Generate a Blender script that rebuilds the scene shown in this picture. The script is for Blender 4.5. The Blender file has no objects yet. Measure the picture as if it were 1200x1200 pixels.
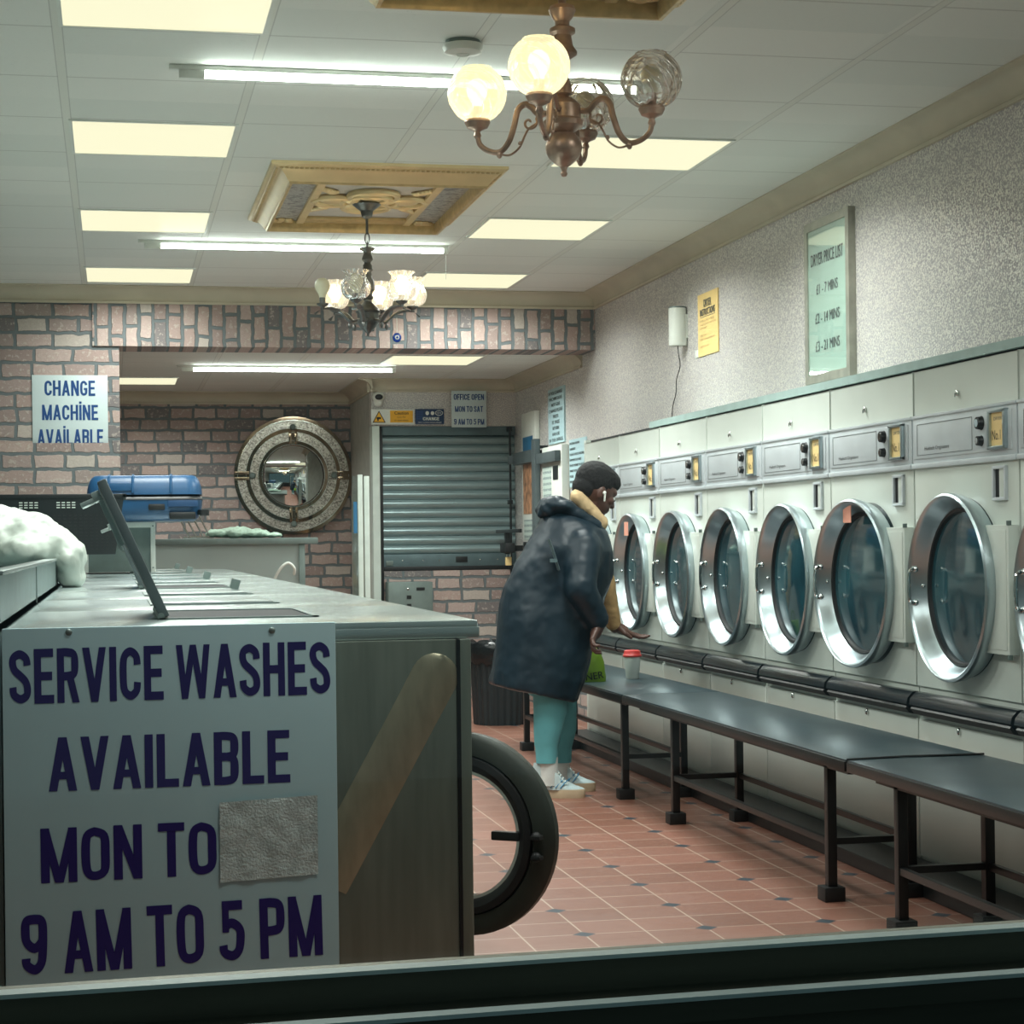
import bpy, bmesh, math, random
from mathutils import Vector, Matrix, Euler
random.seed(7)
PI=math.pi
C=bpy.context.scene.collection
sc=bpy.context.scene

# ------------------------------------------------------------------ materials
def lin(c):
    o=[]
    for v in c[:3]:
        v=v/255.0
        o.append(v/12.92 if v<=0.04045 else ((v+0.055)/1.055)**2.4)
    return (o[0],o[1],o[2],1.0)
class NT:
    def __init__(s,name):
        s.m=bpy.data.materials.new(name); s.m.use_nodes=True
        s.t=s.m.node_tree; s.N=s.t.nodes; s.L=s.t.links
        s.b=s.N['Principled BSDF']; s.out=s.N['Material Output']
    def n(s,typ,**kw):
        k=s.N.new(typ)
        for a,v in kw.items(): setattr(k,a,v)
        return k
    def link(s,a,b): s.L.new(a,b)
    def setv(s,sock,v):
        if hasattr(v,'is_output'): s.L.new(v,sock)
        else: sock.default_value=v
    def M(s,op,a,b=0.0,c=None):
        k=s.n('ShaderNodeMath',operation=op)
        s.setv(k.inputs[0],a); s.setv(k.inputs[1],b)
        if c is not None: s.setv(k.inputs[2],c)
        return k.outputs[0]
    def mix(s,f,a,b):
        k=s.n('ShaderNodeMix',data_type='RGBA')
        s.setv(k.inputs[0],f); s.setv(k.inputs[6],a); s.setv(k.inputs[7],b)
        return k.outputs[2]
    def obj(s): return s.n('ShaderNodeTexCoord').outputs['Object']
    def geo(s): return s.n('ShaderNodeNewGeometry').outputs['Position']
    def sep(s,v):
        k=s.n('ShaderNodeSeparateXYZ'); s.link(v,k.inputs[0]); return k.outputs
    def comb(s,x,y,z=0.0):
        k=s.n('ShaderNodeCombineXYZ'); s.setv(k.inputs[0],x); s.setv(k.inputs[1],y); s.setv(k.inputs[2],z); return k.outputs[0]
    def noise(s,vec,scale,detail=3,rough=.5):
        k=s.n('ShaderNodeTexNoise'); s.link(vec,k.inputs['Vector']); k.inputs['Scale'].default_value=scale
        k.inputs['Detail'].default_value=detail; k.inputs['Roughness'].default_value=rough
        return k.outputs[0]
    def ramp(s,f,stops,interp='LINEAR'):
        k=s.n('ShaderNodeValToRGB'); k.color_ramp.interpolation=interp
        e=k.color_ramp.elements
        while len(e)>1: e.remove(e[-1])
        e[0].position=stops[0][0]; e[0].color=stops[0][1]
        for p,c in stops[1:]:
            q=e.new(p); q.color=c
        s.setv(k.inputs[0],f); return k.outputs[0]
    def bump(s,h,strength=.3,dist=.01):
        k=s.n('ShaderNodeBump'); k.inputs['Strength'].default_value=strength; k.inputs['Distance'].default_value=dist
        s.link(h,k.inputs['Height']); s.link(k.outputs[0],s.b.inputs['Normal'])
    def base(s,v): s.setv(s.b.inputs['Base Color'],v)
def mat(name,rgb,rough=.5,metal=0.,var=.06,scale=14,spec=None,bump=0,trans=0,sheen=0):
    t=NT(name); c=lin(rgb)
    n=t.noise(t.obj(),scale,4)
    c2=tuple(x*(1-var*2.2) for x in c[:3])+(1,); c1=tuple(min(1,x*(1+var)) for x in c[:3])+(1,)
    t.base(t.ramp(n,[(.3,c2),(.7,c1)]))
    t.b.inputs['Roughness'].default_value=rough; t.b.inputs['Metallic'].default_value=metal
    if spec is not None: t.b.inputs['Specular IOR Level'].default_value=spec
    if bump: t.bump(t.noise(t.obj(),scale*6,3),bump,.004)
    if sheen: t.b.inputs['Sheen Weight'].default_value=sheen
    return t.m
def brushed(name,rgb,rough=.3,sx=1,sy=1,sz=1,amp=.18,metal=1.):
    t=NT(name); c=lin(rgb)
    mp=t.n('ShaderNodeMapping'); t.link(t.obj(),mp.inputs[0]); mp.inputs['Scale'].default_value=(sx,sy,sz)
    n=t.noise(mp.outputs[0],20,4)
    t.base(t.ramp(n,[(.25,tuple(x*.78 for x in c[:3])+(1,)),(.75,c)]))
    t.setv(t.b.inputs['Roughness'],t.M('MULTIPLY_ADD',n,amp,rough-amp/2))
    t.b.inputs['Metallic'].default_value=metal
    return t.m
def emis(name,rgb,st):
    t=NT(name); t.b.inputs['Base Color'].default_value=(.06,.06,.05,1); t.b.inputs['Specular IOR Level'].default_value=.1
    t.b.inputs['Emission Color'].default_value=(rgb[0],rgb[1],rgb[2],1); t.b.inputs['Emission Strength'].default_value=st
    return t.m
def glassy(name,tint,fac,rough=.03,wave=None,emit=None,est=0,rough_fac=None):
    # thin glass: transparent body with glossy reflection
    t=NT(name); t.N.remove(t.b)
    tr=t.n('ShaderNodeBsdfTransparent'); tr.inputs[0].default_value=tint+(1,)
    gl=t.n('ShaderNodeBsdfGlossy'); gl.inputs['Roughness'].default_value=rough; gl.inputs[0].default_value=(1,1,1,1)
    mx=t.n('ShaderNodeMixShader')
    fr=t.n('ShaderNodeLayerWeight'); fr.inputs[0].default_value=.25
    f=t.M('MULTIPLY_ADD',fr.outputs['Fresnel'],.9,fac)
    if rough_fac is not None: f=t.M('MULTIPLY_ADD',fr.outputs['Fresnel'],rough_fac,fac)
    if wave:
        w=t.n('ShaderNodeTexWave'); w.inputs['Scale'].default_value=wave; w.inputs['Distortion'].default_value=1.0
        w.bands_direction='DIAGONAL'
        t.link(t.obj(),w.inputs['Vector'])
        f=t.M('ADD',f,t.M('MULTIPLY',t.M('POWER',w.outputs['Fac'],3.0),.45))
        bp=t.n('ShaderNodeBump'); bp.inputs['Strength'].default_value=.8; bp.inputs['Distance'].default_value=.006
        t.link(w.outputs['Fac'],bp.inputs['Height']); t.link(bp.outputs[0],gl.inputs['Normal'])
    if wave:
        df=t.n('ShaderNodeBsdfDiffuse'); df.inputs[0].default_value=(.9,.82,.74,1)
        m2=t.n('ShaderNodeMixShader'); t.setv(m2.inputs[0],t.M('MULTIPLY_ADD',t.M('POWER',w.outputs['Fac'],4.0),.5,.10))
        t.link(gl.outputs[0],m2.inputs[1]); t.link(df.outputs[0],m2.inputs[2]); gl=m2
        f=t.M('ADD',f,.06)
    t.setv(mx.inputs[0],f); t.link(tr.outputs[0],mx.inputs[1]); t.link(gl.outputs[0],mx.inputs[2])
    last=mx.outputs[0]
    if emit:
        e=t.n('ShaderNodeEmission'); e.inputs[0].default_value=emit+(1,); e.inputs[1].default_value=est
        a=t.n('ShaderNodeAddShader'); t.link(last,a.inputs[0]); t.link(e.outputs[0],a.inputs[1]); last=a.outputs[0]
    t.link(last,t.out.inputs[0]); return t.m

def brick(name,ux,uy,rot=False,tone=1.0):
    # ux, uy: which world axis runs along / up the wall
    t=NT(name); p=t.sep(t.geo()); X=p['XYZ'.index(ux)]; Y=p['XYZ'.index(uy)]
    v=t.comb(Y,X) if rot else t.comb(X,Y)
    wob=t.noise(v,9,2); 
    vv=t.n('ShaderNodeVectorMath',operation='ADD'); t.link(v,vv.inputs[0])
    off=t.comb(t.M('MULTIPLY',t.M('SUBTRACT',wob,.5),.03),t.M('MULTIPLY',t.M('SUBTRACT',t.noise(v,13,2),.5),.026))
    t.link(off,vv.inputs[1])
    b=t.n('ShaderNodeTexBrick'); t.link(vv.outputs[0],b.inputs['Vector'])
    b.inputs['Color1'].default_value=(0,0,0,1); b.inputs['Color2'].default_value=(1,1,1,1); b.inputs['Mortar'].default_value=(.5,.5,.5,1)
    b.inputs['Scale'].default_value=1; b.inputs['Mortar Size'].default_value=.011; b.inputs['Mortar Smooth'].default_value=.25
    b.inputs['Brick Width'].default_value=.215; b.inputs['Row Height'].default_value=.0875
    b.offset=.5; b.offset_frequency=2; b.squash=.82; b.squash_frequency=3
    if rot: b.inputs['Brick Width'].default_value=.15; b.inputs['Row Height'].default_value=.082; b.squash=1.25
    val=b.outputs['Color']
    col=t.ramp(val,[(0,lin((112,114,116))),(.11,lin((166,152,146))),(.24,lin((180,158,150))),(.38,lin((200,180,172))),
        (.52,lin((174,156,150))),(.64,lin((196,174,164))),(.78,lin((160,142,136))),(.9,lin((204,196,186)))],'CONSTANT')
    n1=t.noise(v,38,5,.65); n2=t.noise(v,7,3)
    col=t.mix(t.M('MULTIPLY',n1,.75),col,lin((132,112,106)))
    k=t.M('MULTIPLY',t.M('GREATER_THAN',n1,.57),.4)
    col=t.mix(k,col,lin((208,200,188)))
    col=t.mix(b.outputs['Fac'],col,lin((104,112,114)))
    t.base(col); t.b.inputs['Roughness'].default_value=.7
    h=t.M('ADD',t.M('MULTIPLY',b.outputs['Fac'],-1.0),t.M('MULTIPLY',n1,.35))
    t.bump(h,.8,.012)
    return t.m

def wallpaper(name,u):
    t=NT(name); g=t.geo()
    n=t.noise(g,140,2,.6); n2=t.noise(g,2.5,3)
    f=t.ramp(n,[(.46,(0,0,0,1)),(.56,(1,1,1,1))])
    col=t.mix(f,lin((174,170,172)),lin((232,228,218)))
    col=t.mix(t.M('MULTIPLY',n2,.25),col,lin((186,184,182)))
    t.base(col)
    t.setv(t.b.inputs['Roughness'],t.M('MULTIPLY_ADD',f,-.25,.62)); t.setv(t.b.inputs['Metallic'],t.M('MULTIPLY',f,.35))
    t.bump(n,.5,.004); return t.m
def floor_mat():
    t=NT('quarry_tile'); p=t.sep(t.geo()); X,Y=p[0],p[1]
    P=.3655; h=P/2
    def dist(v,o,per):
        q=t.M('ADD',t.M('DIVIDE',t.M('SUBTRACT',v,o),per),.5+200)
        return t.M('MULTIPLY',t.M('ABSOLUTE',t.M('SUBTRACT',t.M('FRACT',q),.5)),per)
    gx=dist(X,1.312,h); gy=dist(Y,5.395,h)
    g=t.M('LESS_THAN',t.M('MINIMUM',gx,gy),.0028)
    ix=dist(X,1.312,P); iy=dist(Y,5.395,P)
    ins=t.M('LESS_THAN',t.M('ADD',ix,iy),.034)
    cell=t.n('ShaderNodeTexWhiteNoise'); cell.noise_dimensions='2D'
    cx=t.M('FLOOR',t.M('DIVIDE',t.M('SUBTRACT',X,1.312),h)); cy=t.M('FLOOR',t.M('DIVIDE',t.M('SUBTRACT',Y,5.395),h))
    t.link(t.comb(cx,cy),cell.inputs['Vector'])
    col=t.mix(cell.outputs['Value'],lin((128,86,70)),lin((146,100,84)))
    n=t.noise(t.geo(),6,5,.6)
    col=t.mix(t.M('MULTIPLY',n,.3),col,lin((100,72,62)))
    col=t.mix(t.M('MULTIPLY',g,.65),col,lin((196,178,160)))
    col=t.mix(ins,col,lin((44,58,68)))
    t.base(col)
    t.setv(t.b.inputs['Roughness'],t.M('MULTIPLY_ADD',n,.2,.3))
    t.bump(t.M('MULTIPLY',g,-1.0),.25,.003)
    return t.m
def ceil_mat(name,xs,y0,py):
    t=NT(name); p=t.sep(t.geo()); X,Y=p[0],p[1]
    d=None
    for x in xs:
        q=t.M('ABSOLUTE',t.M('SUBTRACT',X,x)); d=q if d is None else t.M('MINIMUM',d,q)
    bar=t.M('LESS_THAN',d,.013); edge=t.M('MULTIPLY',t.M('LESS_THAN',d,.0165),t.M('SUBTRACT',1.0,bar))
    q=t.M('ADD',t.M('DIVIDE',t.M('SUBTRACT',Y,y0),py),.5+200)
    dy=t.M('MULTIPLY',t.M('ABSOLUTE',t.M('SUBTRACT',t.M('FRACT',q),.5)),py)
    cross=t.M('MULTIPLY',t.M('LESS_THAN',dy,.006),t.M('SUBTRACT',1.0,bar))
    n=t.noise(t.geo(),95,3,.7); n2=t.noise(t.geo(),1.3,3)
    spk=t.M('LESS_THAN',n,.36)
    cell=t.n('ShaderNodeTexWhiteNoise'); cell.noise_dimensions='2D'
    t.link(t.comb(t.M('FLOOR',t.M('DIVIDE',t.M('SUBTRACT',X,xs[0]),.605)),t.M('FLOOR',q)),cell.inputs['Vector'])
    col=t.mix(cell.outputs['Value'],lin((222,226,220)),lin((232,234,228)))
    col=t.mix(t.M('MULTIPLY',spk,.35),col,lin((176,178,172)))
    col=t.mix(t.M('MULTIPLY',n2,.12),col,lin((200,202,194)))
    col=t.mix(t.M('MULTIPLY',cross,.3),col,lin((120,118,110)))
    col=t.mix(t.M('MULTIPLY',edge,.35),col,lin((110,108,102)))
    col=t.mix(bar,col,lin((222,224,216)))
    t.base(col); t.b.inputs['Roughness'].default_value=.75
    t.bump(t.M('ADD',t.M('MULTIPLY',n,.3),t.M('MULTIPLY',bar,1.0)),.3,.004)
    return t.m
def marble():
    t=NT('silver_marble'); n=t.noise(t.obj(),26,5,.7)
    t.base(t.ramp(n,[(.4,lin((118,118,122))),(.55,lin((196,200,196))),(.62,lin((130,130,134)))]))
    t.b.inputs['Roughness'].default_value=.35; t.b.inputs['Metallic'].default_value=.4; return t.m
def crystal():
    t=NT('crushed_crystal'); v=t.n('ShaderNodeTexVoronoi'); v.inputs['Scale'].default_value=110; t.link(t.obj(),v.inputs['Vector'])
    s=t.sep(v.outputs['Color'])
    t.base(t.ramp(s[0],[(0,lin((130,124,116))),(.5,lin((206,200,190))),(1,lin((250,246,235)))]))
    t.b.inputs['Roughness'].default_value=.25; t.b.inputs['Metallic'].default_value=.7
    t.bump(s[1],1.0,.004); return t.m
def fabric_coat(name,rgb):
    t=NT(name); c=lin(rgb); o=t.obj()
    n=t.noise(o,5,2,.4)
    t.base(t.ramp(n,[(.3,tuple(x*.9 for x in c[:3])+(1,)),(.7,tuple(x*1.08 for x in c[:3])+(1,))]))
    t.b.inputs['Roughness'].default_value=.46; t.b.inputs['Specular IOR Level'].default_value=.35
    mp=t.n('ShaderNodeMapping'); t.link(o,mp.inputs[0]); mp.inputs['Rotation'].default_value=(0,.35,0); mp.inputs['Scale'].default_value=(1,1,.35)
    t.bump(t.noise(mp.outputs[0],6,2,.4),.25,.04); return t.m
def label_mat(name,bg,ink,rows,cov=.55):
    # tiny printed text lines, too small to be read
    t=NT(name); p=t.sep(t.obj())
    r=t.M('FRACT',t.M('MULTIPLY',p[2],rows)); line=t.M('LESS_THAN',r,.42)
    n=t.noise(t.obj(),150,2); k=t.M('MULTIPLY',line,t.M('GREATER_THAN',n,1-cov))
    t.base(t.mix(t.M('MULTIPLY',k,.7),lin(bg),lin(ink))); t.b.inputs['Roughness'].default_value=.5; return t.m

M={}
M['ceiling']=ceil_mat('ceiling_tile',[-.14,.457,1.085,1.715,2.312,-.745,-1.35,-1.95],6.935,.605)
M['ceiling_b']=ceil_mat('ceiling_tile_rear',[.06,.66,1.2,1.735,2.32],12.02,.6)
M['floor']=floor_mat()
M['brick']=brick('brick_wall','X','Z'); M['brick_side']=brick('brick_wall_side','Y','Z'); M['brick_v']=brick('brick_soldier','X','Z',True)
M['wallpaper']=wallpaper('silver_wallpaper','Y')
M['plaster']=mat('plaster',(176,178,168),.8)
M['crown']=mat('beige_coving',(196,188,166),.5,var=.05,scale=5)
M['dryer']=mat('dryer_enamel',(206,214,206),.38,var=.03,scale=4)
M['dryer2']=mat('dryer_console',(204,212,216),.35,metal=.15,var=.03)
M['chrome']=mat('chrome_steel',(184,198,202),.28,.9,var=.02,scale=2)
M['chrome_s']=mat('polished_chrome',(225,228,225),.12,1)
M['steel']=mat('stainless_steel',(182,194,190),.32,.6,var=.05,scale=2)
M['steel_top']=mat('stainless_top',(180,194,192),.22,.65,var=.03,scale=3)
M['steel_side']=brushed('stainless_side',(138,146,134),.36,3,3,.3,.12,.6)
M['rib']=brushed('reflect_band_steel',(190,184,158),.4,3,3,1,.1,.7)  # pale tone of the painted reflection on the end panel
M['black']=mat('black_metal',(24,27,28),.4,var=.1)
M['rubber']=mat('black_rubber',(20,22,23),.55)
M['bumper']=mat('black_gloss',(26,34,38),.22)
M['bench']=mat('bench_laminate',(52,68,74),.30,var=.12,scale=9,spec=.7)
M['benchedge']=mat('bench_edge',(26,28,28),.4)
M['doorgrey']=mat('door_dark_grey',(56,62,56),.45,.3)
M['ledge']=mat('painted_ledge',(160,182,178),.5,.2)
M['dark']=mat('dark_void',(14,18,20),.7)
M['drum']=mat('drum_dark',(24,44,50),.3,.6)
M['doorglass']=None
t=NT('tinted_door_glass'); t.base(lin((20,52,62))); t.b.inputs['Roughness'].default_value=.08; t.b.inputs['Specular IOR Level'].default_value=.9; t.b.inputs['Coat Weight'].default_value=.6; t.b.inputs['Coat Roughness'].default_value=.05
n=t.noise(t.obj(),3,3); t.base(t.ramp(n,[(.35,lin((18,40,50))),(.7,lin((40,88,98)))])); M['doorglass']=t.m
M['gold']=mat('gilt',(226,204,156),.40,.45,var=.05,scale=9)
M['gold2']=mat('gilt_dull',(208,184,134),.42,.45,var=.10,scale=30)
M['silver']=mat('silver_gilt',(176,176,164),.4,.6,var=.12)
M['marble']=marble(); M['crystal']=crystal()
M['panelwhite']=mat('cream_panel',(190,184,176),.6)
M['brass']=mat('antique_copper',(186,158,140),.38,.6,var=.2,scale=22)
M['bronze']=mat('dark_bronze',(108,110,108),.36,.55,var=.25,scale=20)
M['greymetal']=mat('grey_arm',(120,128,126),.45,.5,var=.2)
M['frame_alu']=brushed('window_aluminium',(98,98,84),.42,.3,3,3,.12,.7)
M['frame_highlight']=mat('window_highlight',(206,220,214),.5,.1)  # painted highlight tone, lighter than the aluminium beneath
M['white']=mat('white_plastic',(222,226,218),.4,var=.02)
M['whitefr']=mat('white_frame',(206,218,210),.45,var=.03)
M['sign']=mat('sign_board',(176,206,212),.5,var=.02,scale=3)
M['signback']=mat('sign_card',(200,216,216),.5,var=.02,scale=3)
M['ink']=mat('dark_blue_ink',(34,20,104),.5,var=.02)
M['ink2']=mat('blue_ink',(24,70,128),.5,var=.02)
M['inkgrey']=mat('grey_ink',(96,104,104),.6,var=.02)
M['inkblack']=mat('black_ink',(22,24,24),.6)
M['tape']=mat('clear_tape',(206,220,218),.15,var=.15,scale=40,bump=1.0)
M['yellow']=mat('yellow_card',(244,212,140),.5,var=.03)
M['amber']=mat('amber_label',(244,214,150),.4,var=.03)
M['caut']=mat('caution_yellow',(240,180,40),.5,var=.02)
M['navy']=mat('navy_sign',(20,52,92),.45)
M['shutter']=brushed('shutter_slat',(150,172,174),.36,.3,4,4,.12,.45)
M['shutbase']=mat('shutter_rail',(96,116,120),.45,.4)
M['greybox']=mat('grey_steel_box',(116,130,126),.45,.5)
M['mirror']=mat('mirror_glass',(200,206,204),.02,1.,var=0)
M['mirror_d']=mat('bronze_mirror',(150,132,112),.06,1.,var=.1)
M['suit']=mat('blue_shell',(28,74,112),.38,var=.06,scale=6)
M['suit_d']=mat('blue_shell_dark',(24,60,96),.45)
M['crate']=mat('black_crate',(16,24,26),.45)
M['cloth']=mat('white_cloth',(214,228,216),.85,var=.05,bump=.4,scale=6)
M['bagw']=mat('white_bag',(192,202,192),.5,var=.05,scale=8,bump=.3)
M['towel']=mat('mint_towel',(186,212,194),.9,var=.1,scale=20,bump=.8)
M['duct']=mat('grey_trough',(130,150,150),.4,.35,var=.06)
M['coat']=fabric_coat('navy_raincoat',(11,32,43)); M['tan']=mat('tan_fleece',(182,148,100),.85,var=.08,scale=20,bump=.5)
M['tan2']=mat('pale_tan_collar',(206,178,136),.85,var=.08,scale=30,bump=.6)
M['skin']=mat('dark_skin',(84,56,46),.48,var=.06,scale=12)
M['hair']=mat('black_hair',(14,15,17),.8,var=.2,scale=60,bump=1)
M['legging']=mat('teal_sweatpants',(96,168,176),.85,var=.05,scale=10,bump=.3)
M['shoe']=mat('pale_suede',(186,204,206),.75,var=.05,scale=30); M['stripe']=mat('blue_stripe',(70,140,180),.6)
M['sole']=mat('gum_sole',(186,166,138),.6); M['sock']=mat('white_sock',(210,214,210),.9)
M['lime']=mat('lime_bag',(112,150,24),.5,var=.1,scale=8,bump=.3)
M['red']=mat('red_lid',(190,54,50),.4); M['cup']=mat('white_cup',(206,214,208),.5,var=.02)
M['bin']=mat('dark_bin',(24,38,42),.45,var=.08); M['liner']=mat('black_bin_liner',(14,20,22),.25,var=.1,bump=1.,scale=5)
M['pink']=mat('pink_note',(236,168,146),.7,var=.02)
M['poster']=mat('autumn_poster',(190,140,104),.5,var=.3,scale=18); M['posterb']=mat('blue_poster',(44,110,150),.5,var=.1)
M['notice']=label_mat('printed_notice',(190,206,198),(70,90,100),26); M['notice2']=label_mat('printed_yellow',(240,198,112),(150,110,60),44,.5)
M['eyeblue']=mat('evil_eye_blue',(16,60,150),.15)
M['greypost']=mat('grey_post',(86,96,98),.45,.3)
M['tubeglass']=emis('tube_glow',(.90,1.0,.92),24.0)
M['diffuser']=emis('panel_diffuser',(1.0,.935,.655),.83)
M['bulb_on']=emis('warm_bulb',(1,.74,.42),9)
M['bulb_soft']=emis('soft_bulb',(1,.78,.5),3)
M['globe_lit']=glassy('lit_globe',(.22,.19,.14),.02,.2,wave=22,emit=(1,.87,.50),est=.80)
M['globe_clear']=glassy('clear_swirl_globe',(.93,.88,.84),.1,.08,wave=26)
M['shade_clear']=glassy('clear_shade',(.93,.9,.86),.1,.08,wave=40)
M['shade_lit']=glassy('lit_shade',(.85,.78,.66),.08,.1,wave=40,emit=(1,.82,.55),est=.45)
M['pane']=glassy('window_pane',(.97,.985,.975),.0,.01)
M['clear']=glassy('clear_acrylic',(.86,.93,.92),.08,.03)
M['washglass']=glassy('wash_door_glass',(.97,.95,.94),.03,.04,rough_fac=.3)
M['picglass']=glassy('picture_glass',(.98,1,.99),.05,.02,rough_fac=.22)
M['greenish']=mat('price_card',(188,212,202),.55,var=.02,scale=3)
M['outside']=mat('dark_asphalt',(30,32,34),.9)
M['cream_led']=mat('bare_bulb',(226,224,196),.3)

# ------------------------------------------------------------------ mesh helpers
class MB:
    def __init__(s): s.bm=bmesh.new()
    def box(s,x0,y0,z0,x1,y1,z1,bev=0,mtx=None):
        r=bmesh.ops.create_cube(s.bm,size=1)
        vs=r['verts']
        for v in vs:
            v.co=Vector(((x0+x1)/2+v.co.x*(x1-x0),(y0+y1)/2+v.co.y*(y1-y0),(z0+z1)/2+v.co.z*(z1-z0)))
        if bev:
            es={e for v in vs for e in v.link_edges}
            q=bmesh.ops.bevel(s.bm,geom=list(es),offset=bev,segments=2,affect='EDGES',profile=.6)
            vs=list({v for f in q['faces'] for v in f.verts}|{v for v in vs if v.is_valid})
        if mtx:
            for v in vs: v.co=mtx@v.co
        return s
    def grid(s,rows,cu=False,cv=False,capa=False,capb=False):
        vs=[[s.bm.verts.new(p) for p in r] for r in rows]
        n=len(rows); m=len(rows[0])
        for i in range(n-(0 if cv else 1)):
            for j in range(m-(0 if cu else 1)):
                a,b,c,d=vs[i][j],vs[i][(j+1)%m],vs[(i+1)%n][(j+1)%m],vs[(i+1)%n][j]
                try: s.bm.faces.new((a,b,c,d))
                except Exception: pass
        if capa: s.bm.faces.new(list(reversed(vs[0])))
        if capb: s.bm.faces.new(vs[-1])
        return s
    def lathe(s,prof,c=(0,0,0),axis='Z',seg=32,mtx=None,ex=1,ey=1):
        # prof: list of (r, h)
        rows=[]
        for r,h in prof:
            row=[]
            for k in range(seg):
                a=2*PI*k/seg; x,y=r*math.cos(a)*ex,r*math.sin(a)*ey
                if axis=='Z': p=Vector((x,y,h))
                elif axis=='Y': p=Vector((x,h,y))
                else: p=Vector((h,x,y))
                if mtx: p=mtx@p
                row.append(p+Vector(c))
            rows.append(row)
        hollow=prof[0][0]>1e-4 and prof[-1][0]>1e-4 and prof[0][0]>.06
        if hollow: s.grid(rows,cu=True,cv=True)
        else: s.grid(rows,cu=True,capa=prof[0][0]>1e-4,capb=prof[-1][0]>1e-4)
        return s
    def ring(s,R,r0,r1,h0,h1,c,axis,seg=48,mtx=None):
        pr=[(r0,h0),(r1,h0),(r1,h1),(r0,h1)]
        rows=[]
        for r,h in pr+[pr[0]]:
            row=[]
            for k in range(seg):
                a=2*PI*k/seg; x,y=r*math.cos(a),r*math.sin(a)
                p=Vector((x,y,h)) if axis=='Z' else (Vector((x,h,y)) if axis=='Y' else Vector((h,x,y)))
                if mtx: p=mtx@p
                row.append(p+Vector(c))
            rows.append(row)
        s.grid(rows[:4],cu=True,cv=True); return s
    def tube(s,pts,r,seg=10,caps=True,flat=None,closed=False):
        pts=[Vector(p) for p in pts]; n=len(pts)
        rs=r if isinstance(r,(list,tuple)) else [r]*n
        rows=[]; prev=None
        for i,p in enumerate(pts):
            if closed: t=(pts[(i+1)%n]-pts[i-1])
            else: t=(pts[min(i+1,n-1)]-pts[max(i-1,0)])
            t.normalize()
            if prev is None:
                up=Vector((0,0,1)) if abs(t.z)<.9 else Vector((1,0,0))
                u=t.cross(up).normalized()
            else:
                u=(prev-t*prev.dot(t)).normalized()
            w=t.cross(u).normalized(); prev=u
            fl=flat or (1,1)
            rows.append([p+(u*math.cos(a)*fl[0]+w*math.sin(a)*fl[1])*rs[i] for a in [2*PI*k/seg for k in range(seg)]])
        s.grid(rows,cu=True,cv=closed,capa=caps and not closed,capb=caps and not closed); return s
    def prism(s,poly,axis,h0,h1,mtx=None):
        def P(a,b,h):
            p=Vector((h,a,b)) if axis=='X' else (Vector((a,h,b)) if axis=='Y' else Vector((a,b,h)))
            return mtx@p if mtx else p
        s.grid([[P(a,b,h0) for a,b in poly],[P(a,b,h1) for a,b in poly]],cu=True,capa=True,capb=True); return s
    def ell(s,c,r,rot=None,seg=20,rings=12,noise=0):
        R=rot or Matrix.Identity(3); rows=[]
        for i in range(1,rings):
            th=PI*i/rings; row=[]
            for k in range(seg):
                a=2*PI*k/seg
                d=Vector((math.sin(th)*math.cos(a),math.sin(th)*math.sin(a),math.cos(th)))
                q=1+noise*(random.random()-.5)
                row.append(Vector(c)+R@Vector((d.x*r[0]*q,d.y*r[1]*q,d.z*r[2]*q)))
            rows.append(row)
        top=s.bm.verts.new(Vector(c)+R@Vector((0,0,r[2]))); bot=s.bm.verts.new(Vector(c)-R@Vector((0,0,r[2])))
        vs=[[s.bm.verts.new(p) for p in r_] for r_ in rows]
        for i in range(len(vs)-1):
            for j in range(seg): s.bm.faces.new((vs[i][j],vs[i][(j+1)%seg],vs[i+1][(j+1)%seg],vs[i+1][j]))
        for j in range(seg):
            s.bm.faces.new((top,vs[0][(j+1)%seg],vs[0][j])); s.bm.faces.new((bot,vs[-1][j],vs[-1][(j+1)%seg]))
        return s
    def cap(s,p0,r0,p1,r1,n=7):
        # tapered capsule
        p0,p1=Vector(p0),Vector(p1)
        s.tube([p0.lerp(p1,i/(n-1)) for i in range(n)],[r0+(r1-r0)*i/(n-1) for i in range(n)],14)
        s.ell(p0,(r0,)*3,seg=14,rings=10); s.ell(p1,(r1,)*3,seg=14,rings=10); return s
    def build(s,name,m,parent=None,smooth=True,loc=None,kind=None):
        bmesh.ops.recalc_face_normals(s.bm,faces=s.bm.faces)
        me=bpy.data.meshes.new(name); s.bm.to_mesh(me); s.bm.free()
        if smooth:
            for p in me.polygons: p.use_smooth=True
            try: me.set_sharp_from_angle(angle=R_(38))
            except Exception: pass
        o=bpy.data.objects.new(name,me); C.objects.link(o)
        ms=m if isinstance(m,list) else [m]
        for q in ms: me.materials.append(M[q] if isinstance(q,str) else q)
        if parent: o.parent=parent
        if loc: o.location=loc
        if kind: o['kind']=kind
        return o
def R_(d): return d*PI/180
def thing(name,label,cat,loc=(0,0,0),rz=0,group=None):
    o=bpy.data.objects.new(name,None); C.objects.link(o); o.location=loc; o.rotation_euler=(0,0,rz); o.empty_display_size=.1
    return tag(o,label,cat,group)
def tag(o,label,cat,group=None):
    o['label']=label; o['category']=cat
    if group: o['group']=group
    return o
def struct(name,mb,m,smooth=False): return mb.build(name,m,None,smooth,kind='structure')
def dup(root,loc=None,label=None):
    def cp(o,par):
        c=o.copy(); C.objects.link(c); c.parent=par
        for ch in list(o.children): cp(ch,c)
        return c
    r=cp(root,None)
    if loc: r.location=loc
    if label: r['label']=label
    return r
def bx(name,m,parent,*a,bev=0): return MB().box(*a,bev=bev).build(name,m,parent)
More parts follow.
